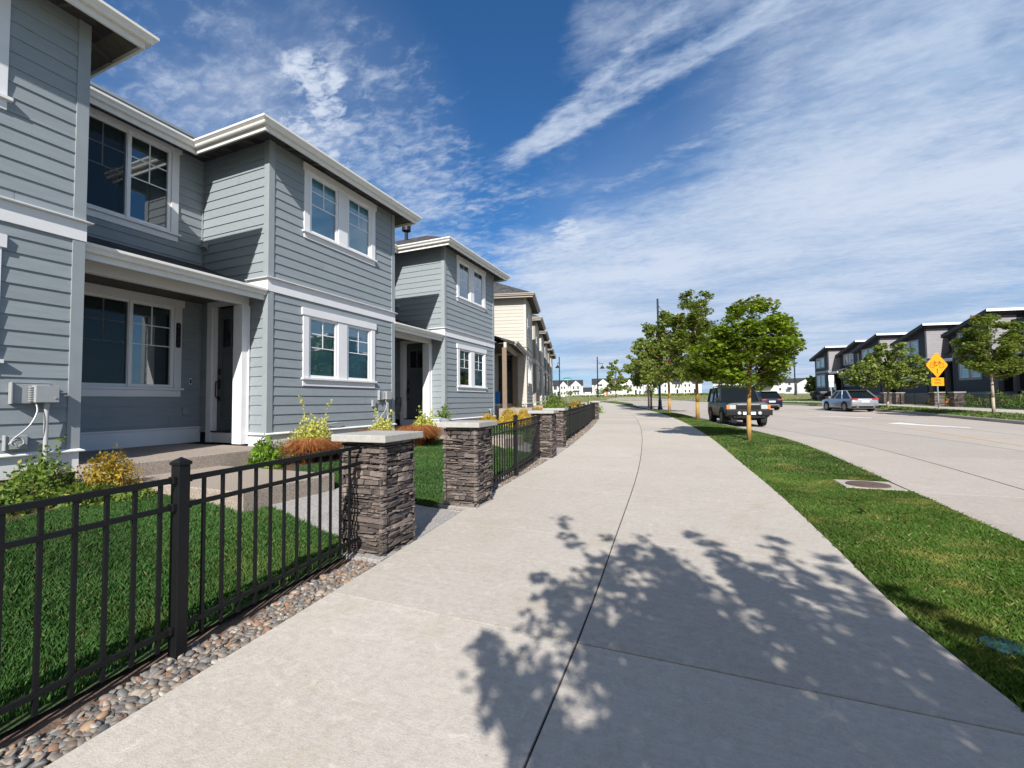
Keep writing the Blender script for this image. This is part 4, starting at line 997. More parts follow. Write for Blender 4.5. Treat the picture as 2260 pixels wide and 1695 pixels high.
# ------------------------------------------------------------------ railings
def rail_bar(mb, a, b, w, h):
    a, b = Vector(a), Vector(b); d = (b-a).normalized(); s = Vector((-d.y, d.x, 0)).normalized()*w/2; u = Vector((0, 0, h/2))
    P = [a-s-u, a+s-u, a+s+u, a-s+u, b-s-u, b+s-u, b+s+u, b-s+u]
    mb.add(P, ((0, 3, 2, 1), (4, 5, 6, 7), (0, 1, 5, 4), (1, 2, 6, 5), (2, 3, 7, 6), (3, 0, 4, 7)))
def railing(pts, posts, spacing, label):
    """pts: polyline (x,y); posts: indices that carry a post"""
    root = empty('metal_railing', (pts[0][0], pts[0][1], zg(pts[0][1])), 0, label, 'fence', 'black metal railings beside the sidewalk')
    O = Vector(root.location); rel = lambda x, y, z: Vector((x, y, z))-O
    for zt_, w, h in ((.965, .026, .030), (.815, .022, .026), (.145, .022, .026)):
        mb = MB()
        for p, q in zip(pts[:-1], pts[1:]): rail_bar(mb, rel(p[0], p[1], zg(p[1])+zt_), rel(q[0], q[1], zg(q[1])+zt_), w, h)
        mb.build('rail', M['fence'], root)
    pm = MB(); pm.box(-.0085, .0085, -.0085, .0085, .055, .965); pk = None
    L_ = [0]
    for p, q in zip(pts[:-1], pts[1:]): L_.append(L_[-1]+math.dist(p, q))
    t = spacing*.5; c = 0
    while t < L_[-1]-.03:
        i = max(k for k in range(len(L_)-1) if L_[k] <= t); f = (t-L_[i])/(L_[i+1]-L_[i])
        x = pts[i][0]*(1-f)+pts[i+1][0]*f; y = pts[i][1]*(1-f)+pts[i+1][1]*f
        if min(abs(math.dist((x, y), pts[k])) for k in posts or [0]) > .045 or not posts:
            if pk is None: pk = pm.build('picket', M['fence'], root); o = pk
            else: o = pk.copy(); COL.objects.link(o)
            o.location = rel(x, y, zg(y)); o.rotation_euler = (0, 0, math.atan2(pts[i+1][1]-pts[i][1], pts[i+1][0]-pts[i][0])); c += 1
        t += spacing
    po = None
    for k in posts:
        if po is None:
            mb = MB(); mb.box(-.032, .032, -.032, .032, -.05, 1.045); mb.box(-.038, .038, -.038, .038, 1.046, 1.066)
            mb.add([(-.036, -.036, 1.066), (.036, -.036, 1.066), (.036, .036, 1.066), (-.036, .036, 1.066), (0, 0, 1.092)], ((0, 1, 4), (1, 2, 4), (2, 3, 4), (3, 0, 4)))
            for zz in (.965, .815, .145):
                mb.box(-.02, .02, -.055, .055, zz-.02, zz+.02)
            po = mb.build('post', M['fence'], root, bevel=.003); o = po
        else: o = po.copy(); COL.objects.link(o)
        x, y = pts[k]; o.location = rel(x, y, zg(y)); j = min(k, len(pts)-2)
        o.rotation_euler = (0, 0, math.atan2(pts[j+1][1]-pts[j][1], pts[j+1][0]-pts[j][0])-math.pi/2)
    return root
fx = lambda y: XL(y)-.325
railing([(fx(-.75)-.0, -.75), (-2.70, 1.58), (-2.845, 3.17)], [0, 1], .1205, 'nearest black picket railing, ending at the nearest stone pillar')
railing([(-2.90, 5.53), (-3.015, 7.35), (-3.32, 9.58)], [1], .118, 'second black picket railing between two stone pillars, one post in its middle')
p3 = [(-3.66, 12.1)]+[(fx(y), y) for y in (14.5, 16.9, 19.3, 21.7, 24.1)]+[(-5.6, 26.23)]
railing(p3, [1, 2, 3, 4, 5], .148, 'long black picket railing bending away to the far stone pillar')
pq = [(17.6, 41.9), (17.75, 38.5), (17.8, 35), (17.8, 31.5)]
def far_rail(pts, label):
    O = (pts[0][0], pts[0][1], zr(*pts[0])); root = empty('metal_railing', O, 0, label, 'fence', 'dark railings across the street')
    mb = MB()
    for a, b in zip(pts[:-1], pts[1:]):
        for zt_ in (.9, .15): rail_bar(mb, Vector((a[0], a[1], zr(*a)+zt_))-Vector(O), Vector((b[0], b[1], zr(*b)+zt_))-Vector(O), .03, .03)
    mb.build('rail', M['fence'], root)
    mb = MB()
    for a, b in zip(pts[:-1], pts[1:]):
        n = int(math.dist(a, b)/.13)
        for i in range(n):
            x = a[0]+(b[0]-a[0])*i/n; y = a[1]+(b[1]-a[1])*i/n; mb.box(x-O[0]-.009, x-O[0]+.009, y-O[1]-.009, y-O[1]+.009, zr(x, y)-O[2]+.05, zr(x, y)-O[2]+.9)
    tag(mb.build('picket', M['fence'], root), kind='stuff')
    for a in pts[1:]:
        mb = MB(); mb.box(a[0]-O[0]-.03, a[0]-O[0]+.03, a[1]-O[1]-.03, a[1]-O[1]+.03, zr(*a)-O[2], zr(*a)-O[2]+1.0); mb.build('post', M['fence'], root)
far_rail(pq, 'dark railing across the street right of the sign post')
far_rail([(17.45, 45.3), (17.3, 48), (17.2, 50.6)], 'dark railing across the street between two pairs of pillars')
far_rail([(16.8, 53.6), (16.0, 60), (15.1, 66.5)], 'dark railing across the street behind the silver car')

# ------------------------------------------------------------------ plants
def leaf_quads(C_, size, up=.3, seed=0, aspect=.62, droop=None):
    """pointed 4-vertex leaves centred at C_"""
    r = np.random.default_rng(seed); n = len(C_)
    s = size*(.6+.7*r.random(n))[:, None]
    a = r.random(n)*2*np.pi; el = r.normal(up, .55, n)
    d = np.stack([np.cos(a)*np.cos(el), np.sin(a)*np.cos(el), np.sin(el)], 1)
    q = r.normal(size=(n, 3)); q[:, 2] *= .45; w = np.cross(d, q); w /= np.linalg.norm(w, axis=1)[:, None]+1e-9
    V = np.empty((n, 4, 3)); V[:, 0] = C_-d*s*.5; V[:, 1] = C_+w*s*aspect*.5-d*s*.05; V[:, 2] = C_+d*s*.5; V[:, 3] = C_-w*s*aspect*.5-d*s*.05
    return V.reshape(-1, 3)
LOBES = np.array([(0, -.42), (.12, -.12), (.42, -.22), (.30, .02), (.50, .22), (.22, .20), (0, .55), (-.22, .20), (-.50, .22), (-.30, .02), (-.42, -.22), (-.12, -.12)])
def leaf_maple(C_, size, seed=0):
    r = np.random.default_rng(seed); n = len(C_); k = len(LOBES)
    s = size*(.65+.6*r.random(n))[:, None, None]
    a = r.random(n)*2*np.pi; nz = np.stack([r.normal(0, .55, n), r.normal(0, .55, n), np.ones(n)], 1); nz /= np.linalg.norm(nz, axis=1)[:, None]
    h = np.stack([np.cos(a), np.sin(a), np.zeros(n)], 1); u = np.cross(nz, h); u /= np.linalg.norm(u, axis=1)[:, None]; w = np.cross(nz, u)
    V = C_[:, None]+(u[:, None]*LOBES[None, :, :1]+w[:, None]*LOBES[None, :, 1:])*s
    V[..., 2] -= (np.abs(LOBES[None, :, 0])*s[..., 0])*.25
    return V.reshape(-1, 3)

def bush(name, x, y, z, rx, ry, rz_, n, size, mt, label, cat, group=None, spikes=(), seed=1, stems=True, up=.5, shell=.55):
    root = empty(name, (x, y, z), 0, label, cat, group); r = np.random.default_rng(seed)
    a = r.random(n)*2*np.pi; c = r.random(n)*1.25-.25; c = np.clip(c, -.15, 1)
    s = np.sqrt(np.maximum(0, 1-c*c)); rad = shell+(1-shell)*r.random(n)**.6
    lump = 1+.13*np.sin(3*a+c*4+seed)+.09*np.sin(7*a-5*c+seed)
    P = np.stack([rx*s*np.cos(a)*rad*lump, ry*s*np.sin(a)*rad*lump, rz_*(c*rad*lump*.9+.12)], 1)
    for (dx, dy, hh) in spikes:
        m_ = int(n*.012)+14; t = r.random(m_); P = np.concatenate([P, np.stack([dx*(.5+.5*t)+r.normal(0, size*.45, m_), dy*(.5+.5*t)+r.normal(0, size*.45, m_), rz_*.6+t*(hh-rz_*.6)], 1)])
    P[:, 2] = np.maximum(P[:, 2], .01)
    np_mesh('foliage', leaf_quads(P, size, up, seed), 4, mt, root)
    if stems:
        mb = MB()
        for i in range(7):
            a_ = i*.9+seed; mb.tube([(0, 0, -.03), (rx*.3*math.cos(a_), ry*.3*math.sin(a_), rz_*.35), (rx*.55*math.cos(a_), ry*.55*math.sin(a_), rz_*.7)], [.008, .006, .003], 5)
        mb.build('stem', M['bark'], root)
    return root
def sedge(x, y, z, rad, h, n, label, seed, mt=None):
    r = np.random.default_rng(seed); a = r.random(n)*2*np.pi; rr = rad*(.35+.75*r.random(n)); hh = h*(.55+.6*r.random(n))
    b0 = np.stack([np.cos(a)*rad*.22*r.random(n), np.sin(a)*rad*.22*r.random(n), np.zeros(n)], 1)
    segs = []
    dirx, diry = np.cos(a), np.sin(a); wx, wy = -diry*.0035, dirx*.0035
    T_ = [0, .4, .75, 1.0]
    P = [np.stack([b0[:, 0]+dirx*rr*(t**1.4), b0[:, 1]+diry*rr*(t**1.4), hh*(1.9*t-1.35*t*t)+.0*t], 1) for t in T_]
    for k in range(3):
        f0, f1 = (1-.2*k), (1-.2*(k+1)); W_ = np.stack([wx, wy, wx*0], 1)
        V = np.stack([P[k]-W_*f0, P[k]+W_*f0, P[k+1]+W_*f1, P[k+1]-W_*f1], 1); segs.append(V.reshape(-1, 3))
    o = np_mesh('sedge_clump', np.concatenate(segs), 4, mt or M['sedge'], loc=(x, y, z))
    return tag(o, label, 'ornamental grass', 'rust coloured grass clumps')
zb = lambda x, y: zy(x, y)+.01
bush('boxwood_shrub', -6.25, 4.92, zb(-6.25, 4.92), .27, .27, .46, 2600, .040, M['box'], 'round bright green shrub at the corner of the entry slab', 'shrub', seed=3, shell=.5)
bush('golden_shrub', -6.15, 2.88, zb(-6.15, 2.88)+.0, .25, .25, .47, 3400, .034, M['spirea'], 'amber and yellow shrub beside the entry step of the nearest house', 'shrub', seed=4, shell=.45, up=.9)
lows = [(-6.3, 2.15, .42, .26, 3), (-6.72, 2.52, .30, .44, 5), (-6.1, 1.7, .42, .22, 7), (-5.95, 2.55, .30, .20, 8), (-5.75, 2.85, .22, .12, 9), (-6.5, 1.2, .45, .26, 10)]
for i, (x, y, r_, h_, s_) in enumerate(lows):
    bush('low_shrub', x, y, zb(x, y), r_, r_, h_, 1300, .052, M['lowgreen'], ['low leafy green shrub under the meter conduit', 'taller green shrub with upright shoots beside the wall corner', 'low green shrub near the left edge behind the railing top', 'green shrub spreading below the amber shrub', 'small green tuft at the lawn edge below the amber shrub', 'green shrub at the left edge against the wall'][i], 'shrub', 'low green shrubs by the nearest wall', seed=s_, shell=.2, spikes=((.1, .1, h_*1.5), (-.15, .05, h_*1.3)) if i in (0, 1) else ())
bush('euonymus_bush', -6.55, 6.12, zb(-6.55, 6.0), .38, .42, .66, 5200, .046, M['euon'], 'pale yellow leafy bush with two tall shoots before the front wall', 'shrub', 'pale yellow bushes', spikes=((-.10, -.22, 1.12), (.05, .33, 1.04)), seed=6, shell=.3)
bush('euonymus_bush', -6.55, 8.05, zb(-6.5, 8.0), .32, .34, .58, 3000, .050, M['euon'], 'pale yellow bush seen above the left half of the nearest pillar cap', 'shrub', 'pale yellow bushes', spikes=((-.05, -.2, .84), (.05, .25, .78)), seed=7, shell=.3)
bush('euonymus_bush', -6.35, 9.45, zb(-6.3, 9.4), .34, .40, .62, 3200, .055, M['euon'], 'pale yellow bush before the second front door', 'shrub', 'pale yellow bushes', spikes=((-.05, -.22, .86), (.05, .25, .80)), seed=8, shell=.3)
sedge(-6.05, 5.50, zb(-6, 5.4), .50, .52, 2400, 'rust coloured grass clump between the round green shrub and the pale yellow bush', 1)
sedge(-5.95, 6.2, zb(-6, 6.1), .48, .46, 2000, 'rust coloured grass clump below the pale yellow bush', 2)
sedge(-6.05, 7.15, zb(-6, 7), .50, .56, 2200, 'rust coloured grass clump just left of the nearest pillar', 3)
sedge(-5.75, 8.25, zb(-5.7, 8.2), .55, .62, 2800, 'rust coloured grass clump seen between the two nearest pillars', 4)
sedge(-5.9, 8.95, zb(-5.9, 8.9), .42, .5, 1200, 'rust coloured grass clump below the third pale yellow bush', 5)
gm = [(-6.95, 14.3, .42, .40), (-6.12, 14.75, .42, .42), (-6.75, 15.8, .36, .58), (-6.25, 16.2, .38, .54), (-6.35, 17.9, .36, .60)]
for i, (x, y, r_, h_) in enumerate(gm):
    bush('gold_mound_shrub', x, y, zb(x, y), r_, r_, h_, 5000, .034, M['gold'], ['leftmost round golden mound, above the second pillar cap', 'orange gold mound second from the left above the second railing', 'yellow gold mound third from the left, behind the orange one', 'yellow gold mound touching the railing post top', 'rightmost round golden mound, standing apart'][i], 'shrub', 'golden mound shrubs', seed=20+i, shell=.86, stems=False, up=.9)
for i, (x, y, r_, h_, mt, lb) in enumerate([(-8.3, 26.5, .9, 1.2, 'lowgreen', 'wide green shrub before the far end of the left row'), (-8.9, 29, 1.0, 1.3, 'lowgreen', 'tall green shrub behind the wide one by the left row'), (-7.6, 24.2, .7, .6, 'box', 'low bright green shrub past the golden mounds'),
                                            (-8.6, 33.5, .7, .8, 'spirea', 'rusty orange shrub on the lawn past the left row'), (-7.9, 36, .9, .7, 'box', 'low green shrub on the lawn before the field'), (-7.5, 22.0, .5, .45, 'sedge', 'low rusty planting before the beige wall'), (-7.8, 19.8, .4, .6, 'lowgreen', 'small green shrub at the foot of the beige wall')]):
    bush('garden_shrub', x, y, zb(x, y), r_, r_, h_, 1300, .10, M[mt], lb, 'shrub', seed=40+i, shell=.4, stems=False, up=.8)
for i, (x, y, r_, h_, mt, lb) in enumerate([(19.3, 38.5, .75, .9, 'box', 'bright green shrub behind the right maple trunk'), (19.5, 37.0, .6, .9, 'box', 'bright green shrub right of the right maple trunk'), (18.6, 47.0, .7, .9, 'lowgreen', 'dark green shrub left of the sign post'), (18.8, 48.2, .55, .8, 'gold', 'yellow green shrub across the street between the pillars'),
                                            (18.8, 46.0, .5, .5, 'sedge', 'reddish shrub low between the pillars across the street'), (18.9, 43.6, .6, .9, 'lowgreen', 'dark green shrub between the two pillars at the sign'), (19.2, 40.8, .8, 1.0, 'lowgreen', 'dark green shrub right of the sign pillars'), (19.9, 35.2, .6, .8, 'lowgreen', 'dark green shrub near the right edge'), (18.0, 55.5, .7, .8, 'lowgreen', 'dark green shrub behind the silver car')]):
    bush('garden_shrub', x, y, zr(x, y), r_, r_, h_, 900, .12, M[mt], lb, 'shrub', 'shrubs before the charcoal houses', seed=60+i, shell=.4, stems=False, up=.8)
# potted plant and porch chair at the second unit
pr = empty('potted_plant', (-6.55, 10.72, .672+.01), 0, 'small leafy plant in a blue grey pot at the second porch post', 'potted plant')
mb = MB(); mb.cyl((0, 0, 0), (0, 0, .24), .12, .16, 20); mb.cyl((0, 0, .235), (0, 0, .26), .175, .175, 20); mb.build('pot', M['pot'], pr)
r_ = np.random.default_rng(5); P = np.stack([r_.normal(0, .11, 90), r_.normal(0, .11, 90), .30+abs(r_.normal(0, .13, 90))], 1); np_mesh('foliage', leaf_quads(P, .16, .2, 3, .35), 4, M['lowgreen'], pr)
def porch_chair(x, y, z, rz, label):
    c = empty('porch_chair', (x, y, z), rz, label, 'chair')
    mb = MB(); mb.box(-.26, .26, -.24, .24, .40, .45); mb.build('seat', M['wick'], c, bevel=.02)
    mb = MB(); P = [(-.27, .24, .45), (-.28, .27, .72), (-.2, .29, .86), (0, .30, .90), (.2, .29, .86), (.28, .27, .72), (.27, .24, .45)]; mb.tube(P, .018, 8)
    for k in range(5): mb.tube([(-.26, .25, .52+.07*k), (.26, .25, .52+.07*k)], .012, 6)
    mb.build('backrest', M['wick'], c)
    for sx_ in (-1, 1):
        for sy_ in (-1, 1):
            mb = MB(); mb.cyl((sx_*.23, sy_*.21, .41), (sx_*.26, sy_*.25, 0), .016, .014, 8); mb.build('leg', M['wick'], c)
    return c
M['wick'] = flat('wicker_dark', (.05, .03, .022), .6)
porch_chair(-8.35, 10.55, .68, -1.2, 'dark wicker chair on the second porch')
M['blue'] = flat('blue_fabric', (.03, .20, .55), .7); M['whitef'] = flat('white_plastic', (.7, .72, .75), .5)
lc = empty('lounge_chair', (-8.75, 18.6, .90), .3, 'bright blue and white lounge chair on the beige house porch', 'chair')
mb = MB(); mb.box(-.3, .3, -.55, .25, .34, .40); mb.build('seat', M['whitef'], lc)
mb = MB(); mb.prism([(.0, .0), (.05, .0), (.28, .62), (.23, .62)], Fr((0, .24), (1, 0), (0, 1)), -.27, .27); bk = mb.build('backrest', M['blue'], lc); bk.location = (0, 0, .38)
for sx_ in (-1, 1):
    for yy in (-.45, .2): mb = MB(); mb.box(sx_*.26-.02, sx_*.26+.02, yy-.02, yy+.02, 0, .34); mb.build('leg', M['whitef'], lc)

# ------------------------------------------------------------------ trees
def tree(name, x, y, z, H, clear, rad, n, leaf, label, group, seed, bark='bark', mt='leaf', trunk_r=.06, flat_top=.0, shoots=0, oval=1.0, lobed=True, lean=(0, 0), low=.62, red=0, cl=.17, lob=1.0, ncl=1.0):
    root = empty(name, (x, y, z), 0, label, 'tree', group); r = random.Random(seed); rg = np.random.default_rng(seed)
    top = H*(.80 if shoots else .92)
    tp = [(0, 0, -.05), (.01, .005, clear*.5), (lean[0]*.3, lean[1]*.3, clear), (lean[0]*.6, lean[1]*.6, clear+(top-clear)*.4), (lean[0], lean[1], top)]
    mb = MB(); mb.tube(tp[:3], [trunk_r*1.15, trunk_r, trunk_r*.85], 12); mb.tube(tp[2:], [trunk_r*.85, trunk_r*.5, trunk_r*.12], 8)
    cents = []; sizes = []; sd = r.uniform(0, 6)
    N_ = int(85*ncl); i = 0
    while len(cents) < N_:
        t = r.random(); a = r.uniform(0, 2*math.pi)
        if r.random() > prof(t, low)**1.5+.05: continue
        lobe = 1+lob*(.17*math.sin(3*a+4.5*t+sd)+.12*math.sin(5*a-7*t+2*sd))
        rr = rad*prof(t, low)*lobe*(.30+.62*r.random()**.5); z_ = clear+.06*H+(H-clear)*.93*t
        c_ = Vector((lean[0]*t+math.cos(a)*rr, lean[1]*t+math.sin(a)*rr, z_)); cents.append(c_); s_ = cl*rad*r.uniform(.75, 1.35)*(1-.35*t); sizes.append(s_)
        if len(cents) % 2 == 0:
            z0 = max(clear*.97, min(top*.97, clear+(z_-clear)*.55)); p0 = Vector((lean[0]*.5, lean[1]*.5, z0)); p1 = p0.lerp(c_, .55)+Vector((0, 0, -.06*rr))
            k_ = trunk_r*.34*(1-.5*t); mb.tube([p0, p1, c_], [k_, k_*.6, .005], 6)
    if isinstance(shoots, list):
        for (ax, ay, ah) in shoots:
            b0, b1 = Vector((ax*.42, ay*.42, H*.48)), Vector((ax, ay, ah-.1)); mb.tube([b0, b1], [.018, .005], 5)
            for k in range(13): f = (k+.5)/13; cents.append(b0.lerp(b1, f)+Vector((r.gauss(0, .05), r.gauss(0, .05), 0))); sizes.append(.22-.13*f)
        shoots = 0
    for i in range(shoots):
        a = i*2.399+1; rr = rad*r.uniform(.05, .55); zt_ = H*r.uniform(.90, 1.03)-rr*.5; b0 = Vector((math.cos(a)*rr*.6, math.sin(a)*rr*.6, H*.55)); b1 = Vector((math.cos(a)*rr, math.sin(a)*rr, zt_))
        mb.tube([b0, b1], [.02, .005], 5)
        m_ = 9
        for k in range(m_): cents.append(b0.lerp(b1, (k+.5)/m_)); sizes.append(cl*rad*(.62-.42*k/m_))
    mb.build('trunk', M[bark], root, smooth=True)
    cents = np.array([c[:] for c in cents]); sizes = np.array(sizes)
    w = sizes**2; idx = rg.choice(len(cents), n, p=w/w.sum())
    g = rg.normal(size=(n, 3)); g /= np.linalg.norm(g, axis=1)[:, None]; q = (rg.random(n)**.45)[:, None]
    P = cents[idx]+g*q*sizes[idx][:, None]*np.array([1.2, 1.2, .78])
    P = P[P[:, 2] > clear*.93]
    V, k = (leaf_maple(P, leaf, seed), 12) if lobed else (leaf_quads(P, leaf, .0, seed, .8), 4)
    cr = np_mesh('crown', V, k, M[mt], root)
    if red:
        top_i = np.argsort(-P[:, 2]-.35*np.abs(P[:, 0]))[:red]; Pr = P[top_i]+rg.normal(0, .03, (len(top_i), 3)); V, k = (leaf_maple(Pr, leaf*.9, seed+1), 12) if lobed else (leaf_quads(Pr, leaf*.9, 0, seed+1, .8), 4)
        np_mesh('new_growth', V, k, M['leaf_red'], cr)
    return root
def prof(t, low):
    d = (t-low)/((low+.10) if t < low else (1.03-low)); return max(0., 1-d*d)**.5
def oval_r(z, c, H, low):
    t = (z-c)/(H-c); t = max(0, min(1, t))
    return (min(1., (t+.14)/.30)**.7)*(max(0., 1-max(0., (t-low)/(1.04-low))**2)**.5)
gl = 'young maples along the near verge'
tree('maple_tree', 1.46, 15.13, .166, 4.12, 1.50, 1.50, 12500, .150, 'round full maple nearest the camera with an orange lit trunk', gl, 11, 'bark_y', 'leaf', .062, low=.27, red=26, lean=(.15, 0), cl=.21, ncl=1.3)
tree('maple_tree', .06, 26.8, .295, 7.1, 1.95, 1.85, 14500, .17, 'maple with tall upright shoots behind the round maple', gl, 12, 'bark_y', 'leaf2', .095, shoots=9, low=.2, red=10, cl=.20, ncl=1.3)
tree('maple_tree', -2.14, 40.3, .443, 8.6, 2.2, 2.5, 10000, .25, 'maple third in the verge row, left of the upright one', gl, 13, 'bark_y', 'leaf2', .11, shoots=6, low=.22, lobed=False, red=6, cl=.2)
tree('maple_tree', -5.05, 52.9, .60, 7.4, 2.2, 2.7, 7500, .28, 'leftmost dark maple of the verge row, past the lamp post', gl, 14, 'bark_p', 'leaf2', .10, shoots=3, low=.25, lobed=False, red=5, cl=.2)
tree('maple_tree', -4.3, 47.6, .52, 8.0, 2.6, 1.8, 3600, .28, 'slim maple close behind the lamp post', gl, 18, 'bark', 'leaf2', .09, shoots=4, low=.3, lobed=False, cl=.2)
tree('maple_tree', 1.72, -1.25, -.01, 4.3, 1.5, 1.35, 10500, .105, 'maple beside the camera that throws its shadow across the walk', gl, 21, 'bark_y', 'leaf', .07, shoots=[(-1.0, .9, 3.4), (-1.05, .05, 5.1), (-.6, .25, 4.5), (-.1, .05, 4.5), (.42, .1, 5.05), (.72, -.3, 4.6), (1.02, .1, 5.0), (1.32, 0, 4.75), (-.85, -.5, 4.1), (.1, -.6, 4.9), (-1.35, .3, 3.5), (-1.55, -.4, 3.2), (1.35, .5, 3.9), (.2, .6, 3.9), (-.3, -.3, 4.8)], low=.34, cl=.19, ncl=.6)
tree('conical_tree', -13.4, 80.9, 1.15, 7.8, 1.7, 1.9, 5200, .30, 'lone conical tree on the grass island', 'trees', 15, 'bark_p', 'leaf2', .10, low=.05, lobed=False, cl=.17)
gr = 'young maples across the street'
tree('maple_tree', 14.86, 32.05, zr(14.86, 32.05)-.02, 5.25, 1.70, 1.45, 12000, .15, 'egg shaped maple near the right edge across the street', gr, 16, 'bark_p', 'leaf2', .065, low=.50, red=30, lean=(.05, .1), cl=.24, lob=.45)
tree('maple_tree', 14.2, 44.2, zr(14.2, 44.2)-.02, 5.2, 1.5, 2.5, 9500, .21, 'wide open maple across the street behind the silver car', gr, 17, 'bark_p', 'leaf2', .085, low=.22, shoots=4, lobed=False, red=6, lean=(.3, 0), cl=.16)
for i, (x, y, h_, r_, s_, lb) in enumerate([(-62, 226, 3.2, 2.4, 71, 'small dark tree between the two white houses at the far left'), (-44, 219, 4.0, 3.0, 72, 'bushy tree before the second white house'), (-33, 232, 5.0, 2.6, 73, 'far tree before the third white house'), (-22, 240, 4.5, 2.6, 74, 'far tree right of the third white house'), (15.2, 72.5, 3.6, .9, 75, 'narrow dark tree at the left end of the charcoal row'), (27, 240, 4.5, 3.5, 76, 'far tree behind the blue car')]):
    tree('far_tree', x, y, zg(y) if y > 100 else .95, h_, h_*.22, r_, 420, h_*.14, lb, 'far small trees', s_, 'bark', 'leaf2', .1, low=.5, lobed=False, cl=.25)
# ------------------------------------------------------------------ cars
M['cglass'] = flat('car_glass', (.006, .009, .010), .06, spec=.35); M['tyre'] = flat('tyre_rubber', (.018, .018, .018), .85); M['rim'] = flat('rim_alloy', (.28, .28, .29), .35, .8)
M['rimd'] = flat('rim_dark', (.06, .06, .065), .4, .5); M['lampw'] = flat('lamp_clear', (.42, .43, .45), .12, coat=.5); M['lampo'] = flat('lamp_amber', (.75, .22, .03), .2, coat=1.); M['lampr'] = flat('lamp_red', (.50, .03, .04), .2, coat=1.)
M['plate'] = flat('licence_plate', (.62, .66, .72), .5); M['plastic'] = flat('bumper_plastic', (.010, .011, .012), .6, spec=.25); M['chrome'] = flat('silver_trim', (.55, .55, .56), .3, .7); M['under'] = flat('underbody', (.01, .01, .01), .9)
M['paint_green'] = flat('car_paint_green', (.003, .010, .011), .42, .05, .15); M['paint_blue'] = flat('car_paint_blue', (.006, .012, .030), .30, .2, .4); M['paint_silver'] = flat('car_paint_silver', (.36, .38, .42), .28, .55, 1.)
